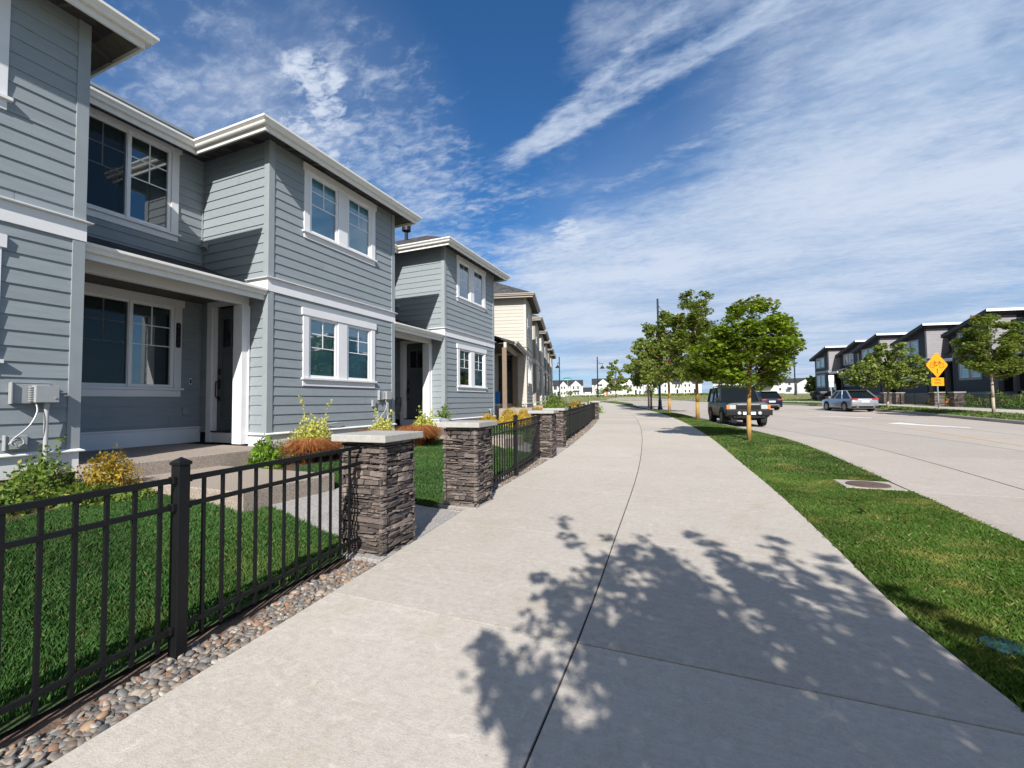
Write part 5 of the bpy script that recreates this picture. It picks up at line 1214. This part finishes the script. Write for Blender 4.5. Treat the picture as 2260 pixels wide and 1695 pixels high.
def car(name, loc, rz, label, cat, P, L_, Wd, H, belt, hood, nose, cab, roof, wb, wr, gc, tail=0., boxy=False):
    """y forward. cab=(rear,front) of the cabin at the belt, roof=(rear,front) at the roof"""
    root = empty(name, loc, rz, label, cat); w = Wd/2
    f, b = L_/2, -L_/2
    st = [(b, gc+.12, belt-.22 if not boxy else belt-.06, .90), (b+.06, gc+.02, belt-.05 if not boxy else belt-.01, .96), (b+.35, gc, belt, 1.0), (cab[1]-.15, gc, belt, 1.0), (cab[1]+.10, gc, belt-.01, 1.0), (f-.55, gc, hood, .985), (f-.16, gc, hood-.05, .95), (f-.03, gc+.03, nose, .90 if not boxy else .95), (f, gc+.12, nose-.12, .86 if not boxy else .93)]
    mb = MB(); rings = []
    for y, z0, zt_, k in st:
        wk = w*k; cr = .0
        half = [(wk*.86, z0), (wk*.985, z0+.10), (wk, (z0+zt_)/2), (wk*.975, zt_-.09), (wk*.93, zt_-.015), (wk*.70, zt_+.012), (0, zt_+.02)]
        rings.append([(x, y, z) for x, z in half]+[(-x, y, z) for x, z in half[-2::-1]])
    k = len(rings[0]); V = [q for r in rings for q in r]; F = [(i*k+j, i*k+(j+1) % k, (i+1)*k+(j+1) % k, (i+1)*k+j) for i in range(len(rings)-1) for j in range(k)]
    F += [tuple(range(k))[::-1], tuple((len(rings)-1)*k+j for j in range(k))]
    mb.add(V, F)
    # roof and pillars
    wr0, wr1 = w*.93, w*(.74 if not boxy else .80)
    def cp(y, s, z, inset=0.):
        t = (z-belt)/(H-belt); return (s*(wr0*(1-t)+wr1*t-inset), y, z)
    rb, rf = roof; zt_ = H-.045
    R_ = [(-wr1, rb, zt_), (wr1, rb, zt_), (wr1, rf, zt_), (-wr1, rf, zt_), (-wr1*.9, rb+.08, H), (wr1*.9, rb+.08, H), (wr1*.9, rf-.10, H), (-wr1*.9, rf-.10, H)]
    mb.add(R_, ((0, 3, 2, 1), (4, 5, 6, 7), (0, 1, 5, 4), (1, 2, 6, 5), (2, 3, 7, 6), (3, 0, 4, 7)))
    ys = [(cab[0], rb, .05), (cab[0]*.45+cab[1]*.05, rb*.5, .04), (cab[0]*.02+cab[1]*.22, (rb+rf)/2+.15, .04), (cab[1], rf, .035)]
    for s in (-1, 1):
        for yb, yt, r_ in ys: mb.cyl(cp(yb, s, belt-.02, .01), cp(yt, s, zt_+.01, .01), r_*1.1, r_, 6)
    body = mb.build('body', P, root, bevel=.012)
    import bmesh
    bm = bmesh.new(); bm.from_mesh(body.data); bmesh.ops.recalc_face_normals(bm, faces=bm.faces); bm.to_mesh(body.data); bm.free()
    body.data.polygons.foreach_set('use_smooth', [True]*len(body.data.polygons)); body.data.set_sharp_from_angle(angle=R(32)); body.modifiers.clear()
    mb = MB()
    B_ = [cp(cab[0]+.01, s, belt-.03, .02) for s in (-1, 1)]+[cp(cab[1]-.01, s, belt-.03, .02) for s in (1, -1)]
    T_ = [cp(rb+.01, s, zt_+.005, .02) for s in (-1, 1)]+[cp(rf-.01, s, zt_+.005, .02) for s in (1, -1)]
    mb.add(B_+T_, ((0, 1, 5, 4), (1, 2, 6, 5), (2, 3, 7, 6), (3, 0, 4, 7)))
    mb.build('window_glass', M['cglass'], root)
    # wheels
    for sx_ in (-1, 1):
        for sy_ in (-1, 1):
            cx, cy = sx_*(w-.12), sy_*wb/2+(.0)
            mb = MB(); mb.cyl((cx-sx_*.12, cy, wr), (cx+sx_*.125, cy, wr), wr, wr, 28); mb.cyl((cx+sx_*.125, cy, wr), (cx+sx_*.135, cy, wr), wr, wr*.93, 28)
            t = mb.build('wheel', M['tyre'], root)
            mb = MB(); mb.cyl((cx+sx_*.1352, cy, wr), (cx+sx_*.142, cy, wr), wr*.64, wr*.6, 20)
            for q in range(5):
                a = q*1.257; mb.fbox(Fr((cx+sx_*.1425, cy), (0, 1), (sx_, 0)), -.001, .001, 0, .001, 0, .001) if False else None
            mb.build('rim', M['rim'] if not boxy else M['rimd'], t)
            mb = MB(); n = 16; Ra, Rb = wr*1.22, wr*1.05; x0 = sx_*(w-.02)
            for q in range(n):
                a0, a1 = math.pi*q/n, math.pi*(q+1)/n
                mb.quad((x0+sx_*.035, cy+Ra*math.cos(a0), wr+Ra*math.sin(a0)), (x0+sx_*.035, cy+Ra*math.cos(a1), wr+Ra*math.sin(a1)), (x0+sx_*.035, cy+Rb*math.cos(a1), wr+Rb*math.sin(a1)), (x0+sx_*.035, cy+Rb*math.cos(a0), wr+Rb*math.sin(a0)))
                mb.quad((x0+sx_*.034, cy, wr), (x0+sx_*.034, cy+Rb*math.cos(a0), wr+Rb*math.sin(a0)), (x0+sx_*.034, cy+Rb*math.cos(a1), wr+Rb*math.sin(a1)), (x0+sx_*.034, cy, wr), 1)
                mb.quad((x0+sx_*.035, cy+Ra*math.cos(a0), wr+Ra*math.sin(a0)), (x0+sx_*.035, cy+Ra*math.cos(a1), wr+Ra*math.sin(a1)), (x0-sx_*.06, cy+Ra*math.cos(a1), wr+Ra*math.sin(a1)), (x0-sx_*.06, cy+Ra*math.cos(a0), wr+Ra*math.sin(a0)))
            mb.build('wheel_arch', [M['plastic'], M['under']], root)
    mb = MB(); mb.box(-w*.8, w*.8, b+.3, f-.3, gc-.08, gc+.03); mb.build('underbody', M['under'], root)
    for s in (-1, 1):
        mb = MB(); mb.box(s*(w+.02)-.09, s*(w+.02)+.09, cab[1]-.32, cab[1]-.22, belt+.0, belt+.17); mb.build('mirror', P if not boxy else M['plastic'], root, bevel=.02)
    return root, w, f, b
# dark green boxy 4x4, front towards the camera
c1, w, f, b = car('parked_car', (1.82, 24.7, zg(24.7)-.118), math.pi+.16, 'dark green boxy off road car facing the camera beyond the round maple', 'car', M['paint_green'], 4.5, 1.86, 1.88, 1.16, 1.12, 1.06, (-2.15, .85), (-2.0, .35), 2.54, .40, .36, boxy=True)
mb = MB(); mb.box(-w-.02, w+.02, f-.10, f+.14, .52, .74); mb.box(-w*.7, w*.7, f-.05, f+.10, .40, .53); mb.box(-.55, -.48, f+.14, f+.17, .50, .64); mb.box(.48, .55, f+.14, f+.17, .50, .64); mb.build('bumper', M['plastic'], c1, bevel=.02)
mb = MB(); mb.box(-.50, .50, f-.04, f+.012, .80, .98); [mb.box(-.49, .49, f+.012, f+.022, .82+.04*i, .835+.04*i) for i in range(4)]; mb.build('grille', M['plastic'], c1)
mb = MB(); mb.box(-.46, .46, f-.03, f+.02, .985, 1.02); mb.build('bonnet_trim', M['chrome'], c1)
for s in (-1, 1):
    mb = MB(); mb.box(min(s*.52, s*.80), max(s*.52, s*.80), f-.05, f+.018, .79, .99); mb.build('headlight', M['lampw'], c1, bevel=.02)
    mb = MB(); mb.box(min(s*.81, s*.90), max(s*.81, s*.90), f-.10, f+.012, .79, .99); mb.build('indicator', M['lampo'], c1, bevel=.01)
    mb = MB(); mb.cyl((s*.42, f+.14, .63), (s*.42, f+.19, .63), .075, n=16); mb.build('fog_light', M['lampw'], c1)
    mb = MB(); mb.box(s*.62-.12, s*.62+.12, f-.2, f+.02, .20, .42); mb.build('mud_flap', M['plastic'], c1)
mb = MB(); mb.box(-.26, .26, f+.14, f+.155, .55, .68); mb.build('licence_plate', M['plate'], c1)
mb = MB()
for s in (-1, 1): mb.box(s*.62-.02, s*.62+.02, -1.9, .2, 1.93, 1.96)
for yy in (-1.8, -1.3, -.8, -.3, .1): mb.box(-.62, .62, yy-.02, yy+.02, 1.925, 1.945)
for s in (-1, 1):
    for yy in (-1.85, -.8, .15): mb.box(s*.62-.015, s*.62+.015, yy-.02, yy+.02, 1.86, 1.93)
mb.build('roof_rack', M['plastic'], c1)
# dark blue crossover driving away
c2, w, f, b = car('moving_car', (5.55, 47.0, zg(47)-.118), .30, 'dark blue crossover seen from behind, farther up the road than the green one', 'car', M['paint_blue'], 4.6, 1.86, 1.70, 1.05, .98, .82, (-2.18, .95), (-1.62, .32), 2.66, .36, .24)
c3, w3, f3, b3 = car('parked_car', (11.35, 43.3, zg(43.3)-.118), .20, 'silver crossover parked across the street, seen from its rear left', 'car', M['paint_silver'], 4.75, 1.90, 1.67, 1.02, .96, .80, (-2.22, 1.0), (-1.28, .25), 2.75, .37, .22)
def tail(c, w, b, lz=.98, bump=None):
    for s in (-1, 1):
        mb = MB(); mb.box(min(s*.48, s*(w-.05)), max(s*.48, s*(w-.05)), b-.012, b+.12, lz-.09, lz+.02); mb.build('taillight', M['lampr'], c, bevel=.015)
        mb = MB(); mb.box(s*.55-.07, s*.55+.07, b-.045, b, .33, .38); mb.build('exhaust', M['chrome'], c)
    mb = MB(); mb.box(-.27, .27, b-.03, b+.02, .70, .84); mb.build('licence_plate', M['plate'], c)
    mb = MB(); mb.box(-w*.93, w*.93, b-.03, b+.25, .28, .44); mb.build('bumper', M['plastic'], c, bevel=.03)
    mb = MB(); mb.box(-w*.6, w*.6, b-.04, b+.2, .45, .50); mb.build('skid_trim', M['chrome'], c)
tail(c2, w, b); tail(c3, w3, b3)
for c, z in ((c2, 1.70), (c3, 1.67)):
    mb = MB(); yy_ = -1.62 if c is c2 else -1.28; mb.box(-.62, .62, yy_-.17, yy_+.1, z-.055, z-.02); mb.build('spoiler', M['plastic'], c, bevel=.01)
    mb = MB(); mb.box(-.66, .66, -2.2, -2.19, 1.0, 1.04) ; mb.build('tailgate_seam', M['plastic'], c)

# ------------------------------------------------------------------ street lamps
def lamp(x, y, z, h, arm, rz, label, k=1.):
    root = empty('street_lamp', (x, y, z), rz, label, 'street lamp', 'street lamps')
    mb = MB(); mb.cyl((0, 0, -.1), (0, 0, .12), .20*k, .19*k, 12); mb.cyl((0, 0, .12), (0, 0, .9), .15*k, .12*k, 12); mb.cyl((0, 0, .9), (0, 0, h), .095*k, .075*k, 12); mb.cyl((0, 0, h), (0, 0, h+.12), .085*k, .02*k, 12)
    mb.build('pole', M['lamp_black'], root)
    za = h-.95*k; mb = MB(); mb.tube([(0, 0, za), (arm*1.15, 0, za)], .03*k, 8)
    mb.tube([(0, 0, h-.25*k), (arm*.12, 0, h-.55*k), (arm*.35, 0, h-.80*k), (arm*.7, 0, za)], .018*k, 6); mb.tube([(arm*.92, 0, za), (arm*.92, 0, za-.28*k)], .025*k, 8); mb.build('arm', M['lamp_black'], root)
    mb = MB(); zt = za-.25*k; pr_ = [(0, .05), (-.12, .09), (-.25, .20), (-.42, .36), (-.46, .38)]
    for (a, r0), (c, r1) in zip(pr_[:-1], pr_[1:]): mb.cyl((arm*.92, 0, zt+a*k), (arm*.92, 0, zt+c*k), r0*k, r1*k, 16)
    mb.build('lamp_shade', M['lamp_black'], root); mb = MB(); mb.cyl((arm*.92, 0, zt-.45*k), (arm*.92, 0, zt-.52*k), .20*k, .10*k, 12); mb.build('lens', M['lampw'], root)
    return root
M['lamp_black'] = flat('lamp_post_paint', (.014, .022, .034), .4, .2)
lamp(-3.49, 48.5, .50, 11.55, .95, .1, 'tall dark street lamp rising behind the left verge maples', 1.35)
lamp(-37.2, 125.4, 2.55, 12.0, 1.3, -1.75, 'leftmost far street lamp beside the end of the left row', 2.0)
lamp(-25.75, 124.8, 2.5, 11.4, 1.5, .1, 'far street lamp with its arm to the right, standing before the white houses', 2.0)
lamp(20.9, 117.0, 2.3, 10.5, 1.2, 2.6, 'far street lamp half hidden behind the round maple', 1.6)
lamp(54.0, 213, 3.9, 15.0, 2.2, .5, 'tiny far street lamp beside the rightmost white house', 2.0)

# ------------------------------------------------------------------ signs
M['sign_y'] = flat('sign_amber', (.80, .31, .006), .5); M['sign_k'] = flat('sign_black', (.012, .012, .012), .5); M['sign_w'] = flat('sign_white', (.78, .76, .76), .5); M['sign_r'] = flat('sign_red', (.62, .12, .12), .5); M['sign_g'] = flat('sign_green', (.01, .22, .17), .4); M['steel'] = flat('galvanised_post', (.40, .41, .43), .45, .5)
face = .52                                               # yaw of the sign face towards oncoming traffic
sx0, sy0 = 14.75, 37.6; sg = empty('warning_sign', (sx0, sy0, zr(sx0, sy0)-.02), face-.03, 'amber diamond bicycle sign above a small amber plaque across the street', 'traffic sign')
mb = MB(); mb.box(-.035, .035, -.02, .02, -.1, 3.55); po = mb.build('post', M['steel'], sg)
SZ = 2.98; hd = .84
def plate(mb, pts, y0, y1, m=0):
    k = len(pts); mb.add([(a, y0, b) for a, b in pts]+[(a, y1, b) for a, b in pts], [tuple(range(k)), tuple(range(k, 2*k))[::-1]]+[(i, k+i, k+(i+1) % k, (i+1) % k) for i in range(k)], m)
mb = MB(); c_ = .07
plate(mb, [(-hd+c_, -c_*.8), (-c_, -hd+c_*.8), (c_, -hd+c_*.8), (hd-c_, -c_*.8), (hd-c_, c_*.8), (c_, hd-c_*.8), (-c_, hd-c_*.8), (-hd+c_, c_*.8)], -.028, -.022)
bd = mb.build('diamond_board', M['sign_y'], sg, loc=(0, 0, SZ))
mb = MB()
def ring(cx, cz, r, t_, n=24, y=-.031):
    for i in range(n):
        a0, a1 = 2*math.pi*i/n, 2*math.pi*(i+1)/n
        mb.quad((cx+(r-t_)*math.cos(a0), y, cz+(r-t_)*math.sin(a0)), (cx+r*math.cos(a0), y, cz+r*math.sin(a0)), (cx+r*math.cos(a1), y, cz+r*math.sin(a1)), (cx+(r-t_)*math.cos(a1), y, cz+(r-t_)*math.sin(a1)))
def bar(x0, z0, x1, z1, t_, y=-.0312):
    d = Vector((x1-x0, z1-z0)).normalized(); n_ = Vector((-d.y, d.x))*t_/2
    mb.quad((x0+n_.x, y, z0+n_.y), (x1+n_.x, y, z1+n_.y), (x1-n_.x, y, z1-n_.y), (x0-n_.x, y, z0-n_.y))
ring(-.32, -.02, .19, .032); ring(.32, -.02, .19, .032)
for q in ((-.32, -.02, -.14, .18), (-.14, .18, .18, .18), (-.32, -.02, -.02, -.06), (-.02, -.06, -.14, .18), (-.02, -.06, .18, .18), (.32, -.02, .17, .24), (.17, .24, .26, .27), (-.16, .18, -.18, .25), (-.24, .255, -.11, .255)): bar(*q, .032)
t0 = mb.build('bicycle_symbol', M['sign_k'], bd)
mb = MB(); ring(-.0, -.30, .05, .05, 12); bar(-.0, -.35, -.0, -.46, .04); bar(-.0, -.46, -.06, -.56, .03); bar(0, -.46, .06, -.56, .03); t1 = mb.build('walking_symbol', M['sign_k'], bd)
mb = MB(); plate(mb, [(-.46, -.27), (.46, -.27), (.46, .27), (-.46, .27)], -.028, -.022); pq_ = mb.build('plaque', M['sign_y'], sg, loc=(0, 0, SZ-hd-.27))
def text(body, size, parent, loc, mt, name, rot=(math.pi/2, 0, 0)):
    cu = bpy.data.curves.new(name, 'FONT'); cu.body = body; cu.size = size; cu.align_x = 'CENTER'; cu.align_y = 'CENTER'; cu.extrude = .001
    tmp = bpy.data.objects.new(name, cu); COL.objects.link(tmp); dg = bpy.context.evaluated_depsgraph_get(); me = bpy.data.meshes.new_from_object(tmp.evaluated_get(dg)); bpy.data.objects.remove(tmp)
    me.materials.clear(); me.materials.append(mt); o = link(name, me, parent, loc); o.rotation_euler = rot; return o
text('TRAIL\nXING', .20, pq_, (0, -.031, .02), M['sign_k'], 'lettering')
ps = empty('parking_sign', (12.95, 54.6, zr(13.5, 54.6)), .35, 'narrow red and white parking sign left of the silver car', 'traffic sign')
mb = MB(); mb.box(-.035, .035, -.02, .02, -.1, 2.9); mb.build('post', flat('post_teal', (.22, .33, .33), .5), ps)
mb = MB(); plate(mb, [(-.27, 0), (.27, 0), (.27, .62), (-.27, .62)], -.035, -.028); a_ = mb.build('upper_board', M['sign_w'], ps, loc=(0, 0, 2.45))
mb = MB(); mb.quad((-.22, -.037, .33), (.22, -.037, .33), (.22, -.037, .36), (-.22, -.037, .36)); [mb.quad((-.2, -.037, z), (.2, -.037, z), (.2, -.037, z+.02), (-.2, -.037, z+.02)) for z in (.08, .14, .50)]; mb.build('red_rule', M['sign_r'], a_)
text('P', .22, a_, (0, -.038, .23), M['sign_r'], 'lettering')
mb = MB(); plate(mb, [(-.26, 0), (.26, 0), (.26, .60), (-.26, .60)], -.035, -.028); mb.build('lower_board', flat('sign_pale', (.45, .52, .60), .5), ps, loc=(0, 0, 1.83))
ss = empty('street_name_sign', (-24.2, 87.4, 1.3), -.27, 'far teal green street name sign on a thin pole before the white houses', 'street sign')
mb = MB(); mb.cyl((0, 0, 0), (0, 0, 4.6), .05, n=8); mb.build('post', M['steel'], ss)
mb = MB(); plate(mb, [(-.85, -.17), (.85, -.17), (.85, .17), (-.85, .17)], -.02, .02); b_ = mb.build('name_board', M['sign_g'], ss, loc=(0, 0, 4.55))
mb = MB(); plate(mb, [(-.95, -.03), (.95, -.03), (.75, .12), (-.75, .12)], -.012, .012); mb.build('cross_board', M['sign_g'], ss, loc=(-.2, 0, 4.80))
mb = MB()
for q in ((-.7, -.55), (-.5, -.42), (-.38, -.2), (-.12, .02), (.06, .2), (.3, .45), (.5, .68)): mb.quad((q[0], -.023, -.07), (q[1], -.023, -.07), (q[1], -.023, .08), (q[0], -.023, .08))
mb.build('lettering', M['sign_w'], b_)
# storm drain in the verge
dn = empty('storm_drain', (2.36, 8.22, .088), 0, 'concrete storm drain with a rusty round lid set in the verge', 'drain')
mb = MB(); mb.box(-.36, .36, -.34, .34, -.16, .012); mb.build('surround', M['kerb'], dn, bevel=.01)
mb = MB(); mb.cyl((-.02, -.06, .012), (-.02, -.06, .026), .27, .265, 32); [mb.cyl((-.02, -.06, .026), (-.02, -.06, .03+.002*q), .22-.05*q, n=24) for q in range(3)]; mb.build('lid', mat('rusty_iron', (.13, .085, .065), .8, .4, 20, .4, 60), dn)
vb = empty('valve_box', (1.52, 3.30, .022), .3, 'small teal valve box lid sunk in the verge at the right edge', 'valve box')
mb = MB(); mb.cyl((0, 0, -.06), (0, 0, .014), .11, n=24); mb.build('rim', M['plastic'], vb); mb = MB(); mb.cyl((0, 0, .0), (0, 0, .019), .098, .095, 24); mb.box(-.02, .02, -.008, .008, .019, .023); mb.build('lid', flat('valve_lid_teal', (.02, .13, .14), .5), vb)
# a fallen leaf
o = np_mesh('fallen_leaf', leaf_maple(np.array([[1.72, 6.25, .125]]), .11, 4), 12, flat('dry_leaf', (.50, .36, .18), .7)); tag(o, 'dry tan leaf lying on the near verge grass', 'leaf')

# ------------------------------------------------------------------ white houses beyond the field
WH = mat('white_siding_far', (.60, .60, .60), .6, .04); WD = flat('window_far', (.05, .06, .07), .2); RFm = mat('roof_far', (.030, .031, .038), .8, .2)
def far_house(x, y, z, rz, label, parts):
    root = empty('white_house', (x, y, z), rz, label, 'house', 'white gabled houses beyond the field')
    wl = MB(); rf = MB(); wn = []
    for kind, x0, x1, y0, y1, h, pk in parts:
        if kind == 'main':                               # ridge along x
            wl.box(x0, x1, y0, y1, -1.5, h); m_ = (y0+y1)/2
            wl.add([(x0, y0, h), (x0, y1, h), (x0, m_, pk-.15), (x1, y0, h), (x1, y1, h), (x1, m_, pk-.15)], ((0, 1, 2), (3, 5, 4)))
            rf.add([(x0-.3, y0-.4, h-.1), (x1+.3, y0-.4, h-.1), (x1+.3, m_, pk), (x0-.3, m_, pk), (x0-.3, y1+.4, h-.1), (x1+.3, y1+.4, h-.1), (x0-.3, y0-.4, h-.3), (x1+.3, y0-.4, h-.3)], ((0, 1, 2, 3), (3, 2, 5, 4), (0, 6, 7, 1)))
        elif kind == 'gable':                            # gable facing the camera
            m_ = (x0+x1)/2; wl.box(x0, x1, y0, y1, -1.5, h); wl.add([(x0, y0, h), (x1, y0, h), (m_, y0, pk-.2)], ((0, 1, 2),))
            for a, b in ((x0-.3, m_), (x1+.3, m_)):
                zz = h-.15; rf.add([(a, y0-.35, zz), (b, y0-.35, pk), (b, y1, pk), (a, y1, zz), (a, y0-.35, zz+.22), (b, y0-.35, pk+.2), (b, y1, pk+.2), (a, y1, zz+.22)], ((0, 1, 2, 3), (4, 5, 6, 7), (0, 4, 5, 1), (0, 3, 7, 4)))
        elif kind == 'win': wn.append((x0, x1, y0, h, pk, WD))
        elif kind == 'door': wn.append((x0, x1, y0, h, pk, M['paint_blue'] if y1 == 0 else M['sign_r']))
        elif kind == 'awn': rf.box(x0, x1, y0, y1, h, pk)
    wl.build('wall', WH, root); rf.build('roof', RFm, root)
    for a, b, yy, z0, z1, mt in wn:
        m2 = MB(); m2.box(a, b, yy-.06, yy+.02, z0, z1); m2.build('window' if mt is WD else 'door', mt, root)
def wins(xs, y, z0, z1, w=.8): return [('win', x-w/2, x+w/2, y, 0, z0, z1) for x in xs]
S_ = 1.0
r1 = .27
far_house(-64.6, 233.1, 4.25+.3, r1, 'far white house with twin gables at the end of the left row', [('main', -8.6, 8.2, 1, 9, 5.6, 8.6), ('gable', -4.9, .3, 0, 2, 5.0, 7.9), ('gable', 1.6, 7.4, -.6, 2, 5.4, 8.2)]+wins([-3.2, -1.8], 0, 3.6, 4.9)+wins([3.2, 5.6], -.6, 3.3, 5.0)+wins([-3.3, -1.9, -6.8], 0 if False else -.02, .5, 1.7)+wins([4.0, 5.6], -.6, .4, 1.5)+wins([-6.8], .98, 3.2, 5.4, 1.8)+[('door', -5.6, -4.7, -.02, 0, 0, 2.2), ('door', 1.4, 2.2, -.62, 0, 0, 2.3), ('awn', 2.8, 6.4, -1.6, -.6, 2.3, 2.6)])
far_house(-43.6, 225.5, 4.2+.3, r1*.8, 'far white house with one broad gable behind the second far lamp', [('main', -5.6, 11, 1, 9, 5.6, 8.6), ('gable', -4.6, 4.4, 0, 3, 4.4, 8.3), ('gable', 7.4, 11.5, 0, 3, 5.2, 8.0)]+wins([-2.6, -1.2], 0, 4.4, 5.4, 1.3)+wins([2.8, 6.2], 0.98, 3.4, 4.6)+wins([-2.6, 3.6], 0, .5, 1.7)+[('door', 1.2, 2.4, -.02, 1, 0, 2.1), ('awn', .2, 3.5, -1.2, 0, 2.2, 2.5)])
far_house(-31.5, 241.2, 4.5+.3, r1*.5, 'far white house between the conical tree and the leftmost verge maple', [('main', -4, 13, 1, 9, 5.6, 8.8), ('gable', -3.6, 1.2, 0, 3, 5.6, 8.2), ('gable', 6.2, 11.4, 0, 3, 5.4, 8.4)]+wins([-2.2, -.4, 3, 4.6, 8, 9.8], -.02, 3.5, 4.8)+wins([-2.2, 4.2, 8, 9.8], -.02, .5, 1.8)+[('door', 1.6, 2.5, .9, 0, 0, 2.2)])
far_house(-11, 249.0, 4.6+.3, .05, 'far white house glimpsed between the verge maple trunks', [('main', -7.5, 14, 1, 9, 5.4, 8.4), ('gable', -5.5, -.5, 0, 3, 5.4, 8), ('gable', 4.5, 9.5, 0, 3, 5.4, 8)]+wins([-4, -2, 1.5, 3, 6, 8], -.02, 3.5, 4.8)+wins([-4, -2, 6, 8, 11.5], -.02, .5, 1.8)+[('door', 1.6, 2.5, .9, 0, 0, 2.2), ('door', 10.2, 11.0, .9, 0, 0, 2.2)])
far_house(17.5, 254.0, 4.6+.3, -.1, 'far white house hidden mostly by the green car and round maple', [('main', -9, 10, 1, 9, 5.4, 8.2), ('gable', 3.5, 9, 0, 3, 5.4, 8)]+wins([-6, -3, 0, 5, 7], -.02, 3.5, 4.8)+wins([-6, -3, 5], -.02, .5, 1.8))
far_house(35.5, 258.0, 4.6+.6, -.2, 'far white house with a dark roofed porch left of the rightmost white one', [('main', -7, 6.5, 1, 9, 5.0, 7.6), ('awn', -6, 1, -1.5, 1, 2.5, 3.0)]+wins([-5, -2, 1, 4], .98, 3.2, 4.4)+wins([-5, 4], .98, .5, 1.8))
far_house(45.0, 232.5, 4.2+.3, -.2, 'rightmost far white house with a dark roof above the blue car', [('main', -7.5, 6.6, 1, 9, 4.6, 6.4), ('gable', -2.6, 5.0, 0, 3, 3.9, 6.1)]+wins([1.4, -5.6], -.02, .9, 2.2, 1.8)+wins([-5.6], .98, 3.2, 4.2))
far_house(-68.6, 296.6, 4.6+1.0, r1, 'low dark roofed house in the gap between the white houses', [('main', -5.5, 6, 1, 9, 2.4, 5.2)]+wins([-2, 3], .98, .8, 1.8))
far_house(-92, 262, 4.5, .4, 'far white house behind the end of the left row', [('main', -8, 8, 1, 9, 5.4, 8.2), ('gable', 1, 6, 0, 3, 5.4, 8)]+wins([-4, 3, 4.6], -.02, 3.5, 4.8))
# dark line of low hedges beyond the field
def hedge(x0, x1, y, h, n, seed, label):
    r = np.random.default_rng(seed); P = np.stack([x0+(x1-x0)*r.random(n), y+r.normal(0, 1.2, n), zg(y)-.2+h*r.random(n)**1.3], 1)
    return tag(np_mesh('hedge', leaf_quads(P, .8, .2, seed, .8), 4, M['leaf2'], loc=(0, 0, 0)), label, 'hedge', None, 'stuff')
hedge(-60, 30, 212, .9, 2600, 5, 'low ragged planting before the far white houses')
hedge(40, 110, 190, 1.4, 1500, 6, 'distant hedge line right of the white houses')
def weeds(): 
    blades('dry_grass', 26000, lambda n: (-40+70*rng.random(n), 92+110*rng.random(n)**1.4), .20, .16, leafmat('straw', (.24, .22, .10), (.15, .18, .06), (.36, .32, .18), .2), .6, 'dry yellow grass covering the empty field beyond the road', lambda x, y: zg(y)-.25)
blades_skip = None
weeds()
